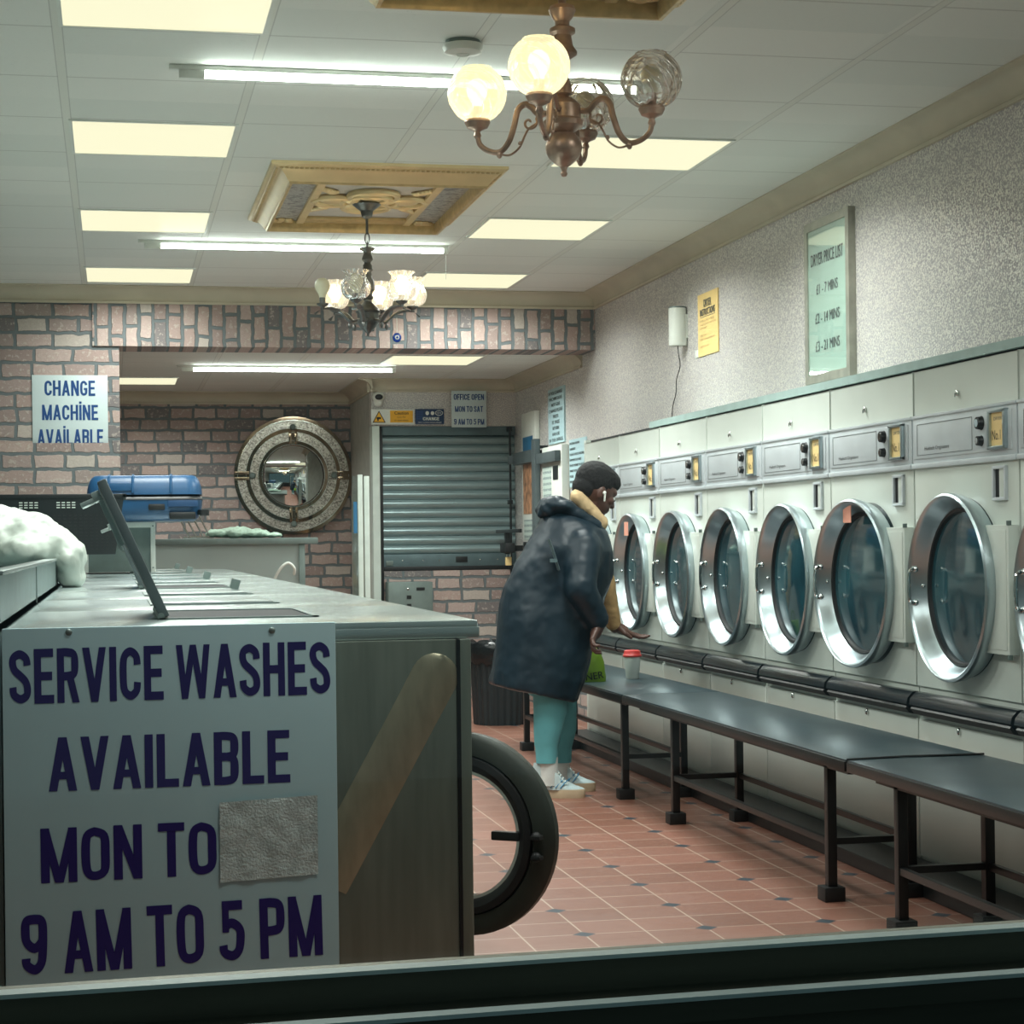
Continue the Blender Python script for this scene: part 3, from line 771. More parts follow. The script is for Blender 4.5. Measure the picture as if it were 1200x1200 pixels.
# ------------------------------------------------------------------ tumble dryers
DP=.77; DY0=5.32; DX=2.65; DT=1.682
def hmtx_(px,py,ang):   # rotate around vertical axis through (px,py)
    return Matrix.Translation((px,py,0))@Matrix.Rotation(ang,4,'Z')@Matrix.Translation((-px,-py,0))
def make_dryer(label,ajar=0,note=None,num='No.1'):
    # local: x=0 at the face plane, -x towards the aisle; y from 0 (near) to DP (far)
    t=thing('tumble_dryer',label,'dryer',(DX,0,0),group=None)
    w=DP-.006
    MB().box(0,.003,.0,.23,w,DT).box(-.0001,.003,1.534,-.008,w,DT-.002,.002).build('cabinet','dryer',t)
    MB().box(-.010,.003,.63,0,w,1.358,.003).build('front_panel','dryer',t)
    MB().box(-.006,.003,.06,0,w,.52,.002).build('lower_panel','dryer',t)
    con=MB().box(-.016,.003,1.362,0,w,1.53,.004)
    con.box(-.022,.003,1.355,0,w,1.372,.004).box(-.02,.003,1.522,0,w,1.532,.002); con.build('console','dryer2',t)
    # framed plate with lettering
    pl=MB().box(-.0185,.03,1.388,-.015,w-.02,1.508,.001).build('control_plate','dryer2',t)
    ln=MB(); a0,a1,z0,z1=.30,w-.045,1.398,1.50
    ln.box(-.0195,a0,z0,-.0185,a1,z0+.002).box(-.0195,a0,z1,-.0185,a1,z1+.002).box(-.0195,a0,z0,-.0185,a0+.002,z1).box(-.0195,a1,z0,-.0185,a1+.002,z1)
    ln.build('plate_border','inkgrey',t,False)
    text('Huebsch Originators','inkblack',t,(-.0195,.565,1.418),.19,.016,'-X')
    for z,r in ((1.478,.021),(1.423,.016)):
        MB().lathe([(0,-.034),(r*.9,-.034),(r,-.02),(r*1.1,-.018)],c=(0,.235,z),axis='X',seg=20).build('knob','black',t)
        MB().lathe([(0,-.0365),(r*.6,-.0365),(r*.6,-.034)],c=(0,.235,z),axis='X',seg=20).build('knob_cap','chrome_s',t)
    MB().ell((-.02,.185,1.46),(.005,.006,.006),seg=8,rings=6).build('screw','chrome_s',t)
    fr=MB().box(-.03,.055,1.392,-.016,.175,1.402,.002).box(-.03,.055,1.503,-.016,.175,1.513,.002).box(-.03,.055,1.392,-.016,.07,1.513,.002).box(-.03,.16,1.392,-.016,.175,1.513,.002)
    fr.build('label_frame','chrome',t)
    MB().box(-.021,.07,1.402,-.016,.16,1.503).build('number_label','amber',t,False)
    text(num,'inkblack',t,(-.0215,.126,1.435),.056,.030,'-X')
    text('DRYER','inkgrey',t,(-.0215,.115,1.485),.055,.010,'-X')
    MB().ell((-.012,.42,1.585),(.006,.008,.011),seg=10,rings=6).build('lock','chrome_s',t)
    MB().tube([(-.02,.42,1.585),(-.02,.42,1.572)],.002,6).build('lock_tab','chrome_s',t)
    # coin return recess
    rc=MB().box(-.020,.075,1.236,-.008,.165,1.246,.002).box(-.020,.075,1.332,-.008,.165,1.342,.002).box(-.020,.075,1.24,-.008,.085,1.34,.002).box(-.020,.155,1.24,-.008,.165,1.34,.002)
    rc.build('coin_return_frame','dryer2',t)
    MB().box(-.0115,.085,1.245,-.0095,.155,1.333).build('coin_return_opening','dark',t,False)
    MB().box(-.0145,.085,1.245,-.0115,.125,1.333,.001).build('coin_return_flap','dryer',t)
    # porthole collar on the cabinet
    cy,cz=.385,.967
    MB().ring(0,.262,.285,-.03,-.008,(0,cy,cz),'X',56).build('porthole_collar','drum',t)
    mt=hmtx(-.03,cy-.30,ajar) if ajar else Matrix.Identity(4)
    def dm(mb,n,m): 
        for v in mb.bm.verts: v.co=mt@v.co
        return mb.build(n,m,t)
    # steel door: outer rim and conical bowl
    prof=[(.284,-.012),(.296,-.040),(.300,-.064),(.298,-.075),(.291,-.080),(.284,-.076),(.278,-.067),(.263,-.042),(.250,-.020),(.242,-.012)]
    dm(MB().lathe(prof,c=(0,cy,cz),axis='X',seg=64),'door_ring','chrome')
    dm(MB().lathe([(.253,-.022),(.248,-.028),(.241,-.026),(.238,-.014)],c=(0,cy,cz),axis='X',seg=64),'door_gasket','rubber')
    dm(MB().lathe([(.0,-.026),(.08,-.025),(.15,-.022),(.20,-.019),(.242,-.015)],c=(0,cy,cz),axis='X',seg=56),'door_glass','doorglass')
    h=MB().tube(catmull([(-.055,cy+.270,cz+.055),(-.080,cy+.266,cz+.05),(-.084,cy+.266,cz),(-.080,cy+.266,cz-.05),(-.055,cy+.270,cz-.055)],5),.006,8)
    for q in (-.055,.055): h.ell((-.058,cy+.269,cz+q),(.010,.010,.012),seg=10,rings=6)
    h.ell((-.038,cy+.258,cz+.0),(.007,.007,.007),seg=8,rings=6)
    dm(h,'door_handle','chrome_s')
    # hinge panel
    MB().box(-.045,.006,cz-.195,-.010,.17,cz+.195,.004).build('hinge_cover','dryer',t)
    MB().box(-.047,.02,cz-.18,-.045,.15,cz+.18,.001).build('hinge_cover_plate','dryer',t)
    for q in (-1,1):
        MB().tube([(-.04,.012,cz+q*.193),(-.04,.012,cz+q*.207)],.008,8).build('hinge_pin','greybox',t)
    # black gloss bumper handle between door and lint panel
    MB().prism([(-.010,.610),(-.02,.609),(-.040,.588),(-.044,.568),(-.030,.548),(-.006,.540),(0,.540),(0,.610)],'Y',.008,w-.008).build('bumper_handle','bumper',t)
    bp=t.children[-1]
    for v in bp.data.vertices: v.co=Vector((v.co.x,v.co.y,v.co.z))
    MB().prism([(-.049,.556),(-.035,.538),(-.01,.532),(-.01,.541),(-.03,.549),(-.044,.562)],'Y',.004,w-.03).build('bumper_lip','black',t)
    MB().ell((-.01,.44,.505),(.008,.007,.012),seg=10,rings=6).build('lint_lock','chrome_s',t)
    if note: 
        z=cz+.27
        nb=MB(); nb.box(-.0845,cy+note[0],z+note[1]-.035,-.0825,cy+note[0]+.075,z+note[1]+.035); nb.build('taped_note','pink',t,False)
    return t
names=['dryer at the right edge of the picture, mostly cut off by the frame',
 'white tumble dryer nearest the window whose whole round steel door shows',
 'white tumble dryer with a pink note taped on its slightly open steel door',
 'third full dryer from the right, between the pink note dryer and the farther ones',
 'fourth full white dryer from the right, above the middle of the long bench',
 'fifth full dryer from the right, two doors before the person',
 'white dryer with a narrow pink note, its door showing just right of the person',
 'farthest dryer in the row, half hidden behind the person\'s head and arm']
base=make_dryer(names[1]); base.location=(DX,DY0,0)
base['group']='tumble dryers along the right wall'
for k in (-1,2,3,4,6):
    dup(base,(DX,DY0+DP*k,0),names[k+1])
for k,aj,nt in ((1,R_(4),(-.0,-.02)),(5,0,(-.05,-.05))):
    d=make_dryer(names[k+1],aj,nt); d.location=(DX,DY0+DP*k,0); d['group']='tumble dryers along the right wall'
# enclosure behind / above dryers
struct('trim_9',MB().box(DX+.004,1.62,1.692,DX+.02,9.4,1.722).box(DX+.02,1.62,1.700,WR,9.4,1.706),'ledge')
struct('wall_dryer_top',MB().box(DX+.03,1.62,DT+.001,WR,10.74,1.699),'dark')
struct('wall_dryer_near',MB().box(DX,1.62,0,WR,4.54,DT),'dryer')
struct('wall_dryer_end',MB().box(DX+.0,10.715,0,WR,10.76,DT+.02),'dryer')
struct('baseboard_right',MB().box(2.47,1.62,0,DX-.002,10.76,.05,.004),'black')

# ------------------------------------------------------------------ benches
def bench(y0,y1,legs,label):
    t=thing('bench',label,'bench',(0,0,0),group='black benches in front of the dryers'); z=.472
    MB().box(2.118,y0,z-.006,2.556,y1,z,.002).build('seat','bench',t)
    MB().box(2.114,y0+.001,z-.036,2.560,y1-.001,z-.006,.003).build('seat_edge','benchedge',t)
    MB().box(2.165,y0+.1,z-.058,2.195,y1-.1,z-.036).box(2.43,y0+.1,z-.058,2.46,y1-.1,z-.036).build('under_frame','black',t,False)
    for ly in legs:
        for lx in (2.18,2.445):
            g=MB().box(lx-.015,ly-.015,.04,lx+.015,ly+.015,z-.036,.002).build('leg','black',t)
            MB().box(lx-.034,ly-.034,0.0,lx+.034,ly+.034,.045,.004).build('foot_block','rubber',g)
        MB().box(2.195,ly-.012,.175,2.43,ly+.012,.195).build('cross_rail','black',t,False)
    for a,b in zip(legs[:-1],legs[1:]):
        MB().box(2.168,a+.015,.172,2.186,b-.015,.194,.002).build('long_rail','black',t)
        MB().box(2.44,a+.015,.172,2.458,b-.015,.194,.002).build('long_rail','black',t)
    return t
bench(3.05,5.395,[3.35,5.15],'black topped bench at the lower right corner, nearest the window')
bench(5.41,7.97,[5.70,7.40],'middle black bench with shiny top between the two others')
bench(7.98,10.55,[8.17,10.22],'farthest black bench, carrying the coffee cup and the green bag')
# black joint strip on bench seam
tag(MB().tube([(2.115,5.392,.474),(2.3,5.398,.477),(2.558,5.408,.474)],.0035,6).build('cable','black'),'thin black cable lying across the joint of two bench tops','cable')

# ------------------------------------------------------------------ washer bank
WT=.99; WP=.885; WY=3.42
def make_washer(label,first=False,lid='closed',tab=True):
    t=thing('washing_machine',label,'washing machine',(0,0,0)); w=WP-.006
    MB().box(-.165,.004,.1,.53,w,WT-.035).box(.53,.004,.80,.615,w,WT-.035,.004).box(-.14,.03,0,.50,w-.02,.1).build('body','steel',t)
    top=MB().box(-.185,.0,WT-.033,.645,w,WT-.012,.003).box(-.183,.002,WT-.02,.643,w-.002,WT,.006)
    top.build('top','steel_top',t)
    ls=MB()
    ls.box(.085,.28,WT-.001,.385,.292,WT+.003).box(.085,.73,WT-.001,.385,.742,WT+.003).box(.085,.28,WT-.001,.097,.742,WT+.003).box(.373,.28,WT-.001,.385,.742,WT+.003)
    ls.build('dispenser_rim','greybox',t,False)
    if lid=='closed':
        MB().box(.10,.295,WT,.372,.727,WT+.006,.002).build('dispenser_lid','steel_top',t)
    else:
        MB().box(.10,.295,WT-.0005,.372,.727,WT+.001).build('dispenser_opening','dark',t,False)
        L=.285 if lid=='open' else .245; an=R_(114 if lid=='open' else 112)
        mt=Matrix.Translation((.096,0,WT+.004))@Matrix.Rotation(-(an),4,'Y')
        lm=MB()
        lm.box(0,.295,-.009,L,.727,.009,.003,mtx=mt).build('dispenser_lid','greypost',t)
        MB().box(L-.03,.45,.011,L-.01,.57,.028,.002,mtx=mt).box(L-.03,.45,.028,L-.02,.57,.055,.002,mtx=mt).box(L*.55,.5,.010,L-.03,.52,.02,mtx=mt).build('lid_catch','steel',t)
        MB().tube([(.088,.285,WT+.006),(.088,.738,WT+.006)],.007,8).build('hinge','greybox',t)
    if tab and lid=='closed':
        MB().box(.338,.66,WT+.006,.366,.68,WT+.038,.003,mtx=Matrix.Translation((.352,0,WT))@Matrix.Rotation(R_(18),4,'Y')@Matrix.Translation((-.352,0,-WT))).build('lid_tab','greybox',t)
    # door
    cz=.54; r=.205
    cy=.45
    if first:
        mt=Matrix.Translation((.52,.56,cz))@Matrix.Rotation(R_(-36),4,'Z')@Matrix.Translation((r+.005,0,0))
        pr=lambda P:P
    else:
        mt=Matrix.Translation((.56,cy,cz))@Matrix.Rotation(R_(-90),4,'Z')@Matrix.Rotation(R_(180),4,'Z')
    d=MB().lathe([(r*.76,-.012),(r*.80,-.024),(r*.95,-.018),(r,-.008),(r,.01),(r*.97,.02),(r*.78,.022),(r*.76,.012)],axis='Y',seg=56,mtx=mt.to_3x3().to_4x4(),c=mt.translation)
    dd=d.build('door','doorgrey',t)
    MB().lathe([(r*.63,-.012),(r*.66,-.026),(r*.72,-.034),(r*.78,-.030),(r*.79,-.014),(r*.77,.014),(r*.64,.014)],axis='Y',seg=56,mtx=mt.to_3x3().to_4x4(),c=mt.translation).build('door_gasket','rubber',t)
    MB().ring(0,r*.61,r*.64,-.018,.018,mt.translation,'Y',56,mtx=mt.to_3x3().to_4x4()).build('door_trim','chrome_s',t)
    MB().lathe([(0,.012),(r*.3,.010),(r*.5,.004),(r*.62,-.006)],axis='Y',seg=40,mtx=mt.to_3x3().to_4x4(),c=mt.translation).build('door_glass','washglass',t)
    if first:
        lc=MB().box(r*.36,-.03,-.006,r*.66,-.012,.012,.003,mtx=mt).build('door_latch','black',t)
        st=MB()
        for q in (-.034,.006):
            st.ell(mt@Vector((r*.84,-.03,q)),(.011,.011,.010),seg=10,rings=6); st.box(r*.82,-.05,q-.004,r*.92,-.03,q+.004,.001,mtx=mt)
        st.build('hinge_bolt','rubber',t)
    return t
w0=make_washer('nearest washing machine of the steel row, its porthole door open and soap lid raised',True,'open')
w0.location=(0,WY,0)
# stainless end panel of the row (belongs to the first machine)
ep=MB().box(-.178,-.012,.10,.600,.003,WT-.034,.002).box(.603,-.014,.02,.626,.02,WT-.034,.003)
ep.build('end_panel','steel_side',w0)
MB().box(.600,-.0165,.02,.606,.0,WT-.034).build('panel_seam','black',w0,False)
MB().box(-.16,-.011,.02,.60,-.004,.10).build('plinth','black',w0,False)
bandp=[]
for (u,z0_) in ((.545,.90),): pass
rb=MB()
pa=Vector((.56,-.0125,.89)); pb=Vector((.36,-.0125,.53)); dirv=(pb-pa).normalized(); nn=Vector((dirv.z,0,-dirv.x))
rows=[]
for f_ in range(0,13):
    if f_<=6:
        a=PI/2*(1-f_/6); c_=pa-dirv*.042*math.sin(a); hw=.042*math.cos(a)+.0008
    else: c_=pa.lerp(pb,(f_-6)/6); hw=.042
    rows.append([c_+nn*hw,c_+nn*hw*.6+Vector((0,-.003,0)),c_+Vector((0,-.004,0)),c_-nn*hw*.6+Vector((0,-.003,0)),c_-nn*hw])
rb.grid(rows); rb.build('reflection_band','rib',w0)  # raised pale band imitates a diagonal reflection on the end panel
MB().tube([(.672,.35,.235),(.672,.35,.275)],.018,16).tube([(.672,.35,.205),(.672,.35,.237)],.024,16).box(.62,.335,.28,.70,.365,.292,.002).box(.62,.335,.20,.645,.365,.292,.002).build('coin_lock','chrome_s',w0)
wl=['second washing machine of the steel row, closed lid behind the raised one',
 'third washing machine of the steel row with its narrow soap lid raised',
 'fourth washing machine in the steel row, with a small tab on its closed lid',
 'fifth washing machine in the steel row, level with the white laundry bag',
 'sixth washing machine in the row, just behind the white laundry bag',
 'seventh washing machine in the row, in front of the grey white-edged box',
 'eighth washing machine in the row, beneath the grey white-edged box',
 'last washing machine of the steel row, before the rear steel counter']
lids=['closed','closed2','open2','closed','closed2','closed','closed','closed2','closed']
wc=make_washer(wl[0],False,'closed',False); wc['group']='steel washing machines in one row'; w0['group']='steel washing machines in one row'
wt=make_washer(wl[1],False,'closed',True); wt['group']=wc['group']
wo=make_washer(wl[2],False,'open2',False); wo['group']=wc['group']
tabs={2:wt,4:wt,6:wt,8:wt}; used=set()
for k in range(1,9):
    src=wo if k==3 else (wt if k in(2,4,6,8) else wc)
    o=src if id(src) not in used else dup(src)
    used.add(id(src)); o.location=(0,WY+WP*k,0); o['label']=wl[k-1]
wt['label']=wl[1]
wo['label']=wl[2]
# service trough behind the washers
t=thing('service_trough','long grey metal trough along the back of the washing machines','trough',(0,0,0))
tb=MB().box(-.66,3.42,0,-.19,11.35,.99).box(-.205,3.42,.99,-.19,11.35,1.082).box(-.66,3.42,.99,-.64,11.35,1.082).box(-.66,3.42,.985,-.19,11.35,1.0)
tb.build('trough_body','duct',t,False)
MB().box(-.222,3.415,1.082,-.184,11.35,1.09,.002).box(-.665,3.415,1.082,-.63,11.35,1.09,.002).build('rim','steel_top',t)
sm=MB()
for y in (5.0,6.9,8.8): sm.box(-.1895,y,.99,-.187,y+.006,1.082)
sm.build('seam','greybox',t,False)
MB().box(-.64,3.415,.99,-.205,3.43,1.075).build('end_plate','duct',t,False)

# laundry bag, crate, box, suitcase, counter, towel, rack
def blob(name,m,label,cat,balls,vox,disp,sm=8):
    mb=MB()
    for c,r in balls: mb.ell(c,r,seg=24,rings=16)
    o=remesh(mb,name,m,None,vox,sm,.5,disp); return tag(o,label,cat)
blob('laundry_bag','bagw','white translucent bag of laundry slumped on the trough, at the left edge','bag',
  [((-.42,7.0,1.16),(.19,.26,.115)),((-.29,6.95,1.18),(.12,.2,.07)),((-.20,6.9,1.14),(.07,.18,.06)),((-.15,6.88,1.085),(.055,.16,.075)),((-.42,7.0,1.13),(.2,.26,.07)),((-.29,6.9,1.12),(.14,.24,.07)),((-.5,7.0,1.2),(.12,.2,.075)),((-.14,6.88,1.02),(.05,.12,.035))],.012,[(.09,.035),(.03,.012)])
t=thing('laundry_crate','black perforated plastic laundry basket on the trough, left of the suitcase','basket',(0,0,0))
def tapered(mb,x0,y0,x1,y1,z0,z1,k,th=.008):
    o=[(x0+k,y0+k),(x1-k,y0+k),(x1-k,y1-k),(x0+k,y1-k)]; u=[(x0,y0),(x1,y0),(x1,y1),(x0,y1)]
    i=[(x0+k+th,y0+k+th),(x1-k-th,y0+k+th),(x1-k-th,y1-k-th),(x0+k+th,y1-k-th)]; j=[(x0+th,y0+th),(x1-th,y0+th),(x1-th,y1-th),(x0+th,y1-th)]
    mb.grid([[Vector((a,b,z0)) for a,b in o],[Vector((a,b,z1)) for a,b in u],[Vector((a,b,z1)) for a,b in j],[Vector((a,b,z0+th)) for a,b in i]],cu=True,capa=True,capb=True)
mb=MB(); tapered(mb,-.62,8.75,.052,9.2,1.094,1.35,.04); mb.build('basket_body','crate',t)
MB().box(-.63,8.74,1.345,.062,8.76,1.362,.003).box(-.63,9.19,1.345,.062,9.21,1.362,.003).box(-.63,8.74,1.345,-.61,9.21,1.362,.003).box(.042,8.74,1.345,.062,9.21,1.362,.003).build('rim','crate',t)
hb=MB()
for sx in (-.33,-.27,-.21):
    pass
for i in range(9):
    for j in range(3):
        x=-.40+i*.022+(.05 if i>4 else 0); 
        if 4<=i<=4: continue
        hb.box(x,8.738+.0,1.30+j*.011,x+.015,8.7405,1.305+j*.011)
hb.build('handle_slots','dryer',t,False)
hh=MB()
for i in range(26):
    for j in range(11):
        x=-.58+i*.023; z=1.115+j*.015
        if z>1.285: continue
        yy=8.79-(z-1.1)/.25*.04-.0035
        hh.box(x,yy,z,x+.012,yy+.002,z+.006)
hh.build('side_slots','rubber',t,False)
t=thing('control_box','grey metal box with pale edges standing on the washer tops under the suitcase','box',(0,0,0))
MB().box(-.13,9.96,.998,.20,10.5,1.24).build('box_panel','greybox',t,False)
MB().box(-.14,9.94,1.222,.212,10.51,1.25,.003).box(.188,9.94,.997,.212,10.51,1.222,.003).box(-.14,9.94,.997,-.12,9.97,1.222,.003).build('box_edging','white',t)
MB().ell((.200,9.937,1.23),(.004,.003,.004),seg=8,rings=5).ell((.200,9.937,1.02),(.004,.003,.004),seg=8,rings=5).build('screw','greybox',t)
# suitcase lying on its side
t=thing('suitcase','bright blue ribbed hard-shell suitcase lying flat on the grey box and basket','suitcase',(.165,9.88,1.37),rz=R_(-3))
def rounded_shell(mb,hx,hy,z0,z1,rad,ribs=(),flip=False):
    rows=[]; n=8
    loop=[]
    for cx,cy,a0 in ((hx-rad,hy-rad,0),(-hx+rad,hy-rad,90),(-hx+rad,-hy+rad,180),(hx-rad,-hy+rad,270)):
        for i in range(n+1):
            a=R_(a0+90*i/n); loop.append((cx+rad*math.cos(a),cy+rad*math.sin(a),cx,cy))
    for k in range(7):
        q=k/6*PI/2; ins=1-math.cos(q); 
        z=z0+(z1-z0)*( .55*k/6*0+1)*math.sin(q) if True else 0
        rows.append([Vector((x-(x-cx if False else math.copysign(1,x)*.045*ins*(abs(x)/hx)),y-math.copysign(1,y)*.045*ins*(abs(y)/hy),z)) for x,y,cx,cy in loop])
    mb.grid(rows,cu=True,capa=True,capb=True)
mb=MB(); rounded_shell(mb,.28,.2,.012,.108,.07); 
mb.build('upper_shell','suit',t)
mb=MB(); rounded_shell(mb,.28,.2,-.012,-.118,.07); mb.build('lower_shell','suit',t)
rb=MB()
for x in (-.17,-.055,.13): rb.tube([(x,-.203,.02),(x,-.200,.06),(x,-.180,.098),(x,-.14,.109),(x,.15,.109)],.007,8)
rb.box(-.20,-.206,.03,-.06,-.196,.07,.004).build('shell_rib','suit',t)
mb=MB(); rounded_shell(mb,.283,.203,-.014,.014,.07); mb.build('zip_band','black',t)
MB().box(.02,-.212,-.065,.10,-.196,-.035,.006).build('side_handle','black',t)
MB().box(.115,-.209,-.05,.262,-.19,-.018,.003).build('corner_guard','suit_d',t)
wm=MB()
for y in (-.15,.15): wm.tube([(.285,y,-.09),(.285,y,-.065)],.03,14)
wm.box(.12,-.212,-.112,.25,-.19,-.075,.01).build('wheel_housing','black',t)
hd=MB()
for y in (-.1,.1): hd.tube([(-.28,y,-.02),(-.34,y,-.03),(-.345,y*.8,-.03)],.010,8)
hd.tube([(-.345,-.09,-.03),(-.345,.09,-.03)],.012,8); hd.build('pull_handle','greybox',t)
# rear stainless counter
t=thing('steel_counter','stainless steel counter unit at the back, under the round mirror','counter',(0,0,0))
MB().box(.24,12.82,.0,1.235,13.4,1.13).build('counter_body','steel',t,False)
MB().box(.20,12.78,1.13,1.33,13.45,1.172,.003).build('counter_top','greybox',t)
MB().box(1.205,12.80,0,1.245,12.83,1.13,.002).build('corner_post','greybox',t)
tag(MB().tube(catmull([(1.03,12.79,.88),(1.08,12.765,.97),(1.13,12.765,1.005),(1.17,12.765,.97),(1.17,12.79,.93)]),.010,8).build('hose_hook','white'),'white curved hose end hooked on the front of the rear counter','hose')
blob('towel','towel','crumpled mint towel lying on the rear steel counter under the mirror','towel',
 [((.80,13.0,1.21),(.11,.12,.035)),((.70,13.0,1.205),(.10,.1,.025)),((.92,13.0,1.205),(.11,.1,.028)),((1.04,13.02,1.192),(.08,.1,.014)),((.84,12.98,1.225),(.07,.08,.022))],.009,[(.05,.03),(.02,.01)],3)
t=thing('chrome_rack','slanted chrome rack leaning on the rear counter behind the suitcase','rack',(0,0,0))
rk=MB()
for i in range(4):
    rk.tube([(.36+.045*i,12.95,1.46),(.50+.045*i,12.95,1.178)],.006,8)
rk.build('rods','chrome_s',t)
MB().tube([(.35,12.95,1.46),(.52,12.95,1.46)],.007,8).build('top_bar','chrome_s',t)
MB().tube([(.46,12.95,1.182),(.66,12.95,1.182)],.007,8).build('base_bar','chrome_s',t)

# ------------------------------------------------------------------ round mirror
t=thing('round_mirror','round mirror with rings of crushed crystal on the back brick wall','mirror',(1.378,15.03,1.66))
MB().lathe([(0,.015),(.455,.015),(.455,-.004),(.0,-.004)],axis='Y',seg=72).build('backing','mirror_d',t)
MB().lathe([(0,-.012),(.225,-.012),(.24,-.006),(.24,-.002)],axis='Y',seg=72).build('mirror_glass','mirror',t)
for r0,r1,nm,m,h in ((.238,.270,'bevelled_ring','mirror_d',-.018),(.270,.335,'crystal_ring','crystal',-.014),(.335,.365,'bevelled_ring','mirror_d',-.020),(.365,.43,'crystal_ring','crystal',-.014),(.43,.457,'bevelled_ring','mirror_d',-.018)):
    MB().ring(0,r0,r1,h,-.002,(0,0,0),'Y',72).build(nm,m,t)
er=MB()
for r in (.242,.270,.336,.366,.43): er.tube([(r*math.cos(a),-.0205,r*math.sin(a)) for a in [2*PI*k/64 for k in range(64)]],.0025,5,closed=True)
er.build('edge_bead','chrome_s',t)
for k in range(4):
    a=PI/2*k; mt=Matrix.Rotation(a,4,'Y'); 
    r0,r1=((.245,.36) if k%2 else (.34,.455))
    q=MB()
    for s_ in (-1,1):
        q.box(r0,-.028,s_*.022-.012,r1,-.016,s_*.022+.012,.003,mtx=mt)
    q.box(r0,-.022,-.010,r1,-.018,.010,mtx=mt)
    q.build('cross_bar','mirror_d',t)
    rs=.375 if k%2 else .315
    p=mt@Vector((rs,-.03,0)); MB().lathe([(0,-.012),(.018,-.011),(.024,-.004),(.025,.004)],axis='Y',seg=20,c=p).build('stud','greybox',t)

# ------------------------------------------------------------------ office shutter and things on the office front
t=thing('roller_shutter','closed grey-green roller shutter of the office with its bottom rail','shutter',(0,0,0))
n=13; z0,z1=1.045,1.905; h=(z1-z0)/n
for k in range(n):
    za=z0+k*h; pts=[(-.0,0),(-.006,.004),(-.016,.016),(-.022,.032),(-.020,.044),(-.010,.056),(-.002,.061),(0,.064)]
    s_=h/.066
    MB().grid([[Vector((x,13.86+d,za+e*s_)) for d,e in pts] for x in (1.912,2.888)]).build('slat','shutter',t)
MB().box(1.912,13.84,.955,2.888,13.87,1.045,.003).build('bottom_rail','shutbase',t)
MB().box(1.912,13.835,.925,2.888,13.88,.957,.006).build('rubber_seal','rubber',t)
MB().box(1.905,13.82,1.905,2.888,13.9,1.97).build('hood','shutbase',t,False)
MB().box(1.88,13.82,.0,1.912,13.9,1.97).build('side_channel','black',t,False)
MB().box(2.44,13.832,.985,2.525,13.842,1.025,.002).build('lock_plate','black',t)
MB().box(1.93,13.832,.965,1.98,13.842,1.0,.002).build('corner_bracket','greybox',t)
sm=MB()
for x in (2.05,2.2,2.32,2.62,2.75): sm.ell((x,13.838,1.0),(.006,.004,.006),seg=8,rings=5)
sm.build('rivet','chrome_s',t)
t=thing('locking_bar','tall black locking bar in front of the right side of the shutter','bar',(0,0,0))
MB().box(2.825,13.74,.0,2.84,13.755,1.955,.002).build('upright_rod','black',t)
for z in (.93,1.40,1.93): MB().box(2.818,13.735,z,2.847,13.80,z+.03,.002).build('bracket','black',t)
t=thing('coin_change_box','grey steel box with slots on the brick below the shutter','box',(0,0,0))
MB().box(1.915,13.6,.30,2.225,13.8,.85,.004).build('housing','greybox',t)
MB().box(1.912,13.595,.30,2.228,13.602,.848,.002).build('door_panel','greybox',t)
MB().box(2.11,13.59,.79,2.17,13.597,.81).build('coin_slot','black',t,False)
MB().box(2.04,13.59,.73,2.072,13.597,.755).box(2.04,13.59,.67,2.072,13.597,.695).build('display','black',t,False)
MB().ell((2.05,13.592,.80),(.008,.004,.008)).build('key_lock','chrome_s',t)
t=thing('security_camera','small white dome camera high on the office corner','camera',(1.875,13.76,2.165))
MB().ell((0,0,-.02),(.035,.035,.04)).build('mount','white',t)
MB().ell((0,-.015,.01),(.045,.04,.035)).build('dome','white',t)
MB().ell((0,-.04,.008),(.030,.02,.022)).build('lens','black',t)
def signboard(name,label,x0,x1,z0,z1,y,m,th=.006,cat='sign'):
    t=thing(name,label,cat,((x0+x1)/2,y,(z0+z1)/2)); hx,hz=(x1-x0)/2,(z1-z0)/2
    MB().box(-hx,0,-hz,hx,th,hz,.0015).build('board',m,t); return t,hx,hz
t,hx,hz=signboard('caution_sign','white and yellow caution CCTV sign with warning triangle above the shutter',1.822,2.137,1.978,2.088,13.755,'white')
MB().box(-.02+.0,-.001,-.04,.145,.0,.045).build('yellow_field','caut',t,False)
MB().prism([(-.148,-.042),(-.052,-.042),(-.10,.045)],'Y',-.001,0).build('triangle_border','inkblack',t,False)
MB().prism([(-.138,-.036),(-.062,-.036),(-.10,.033)],'Y',-.002,-.001).build('warning_triangle','caut',t,False)
MB().box(-.118,-.003,-.016,-.086,-.002,-.002).ell((-.108,-.003,-.022),(.006,.001,.008)).build('camera_symbol','inkblack',t,False)
text('Caution','inkblack',t,(.062,-.002,.028),.10,.022,bold=.02); text('C.C.TV','inkblack',t,(.062,-.002,-.002),.06,.012); text('in operation','inkblack',t,(.062,-.002,-.026),.10,.014)
t,hx,hz=signboard('change_sign','small navy blue CHANGE sign between the caution and office signs','' and 0 or 2.143,2.352,1.982,2.09,13.757,'navy')
btext('CHANGE','white',t,(0.01,-.001,-.016),.12,.024); text('NO CASH REQUIRED','white',t,(0,-.001,-.043),.17,.010)
MB().ell((-.018,-.001,.024),(.013,.0012,.015)).ell((.020,-.001,.024),(.013,.0012,.014)).build('round_emblems','white',t)
MB().tube([(.068+.027*math.cos(a),-.001,.026+.017*math.sin(a)) for a in [2*PI*k/20 for k in range(20)]],.0022,5,closed=True).build('oval_badge','white',t)
text('NEW','white',t,(.068,-.001,.026),.034,.012)
cg=MB()
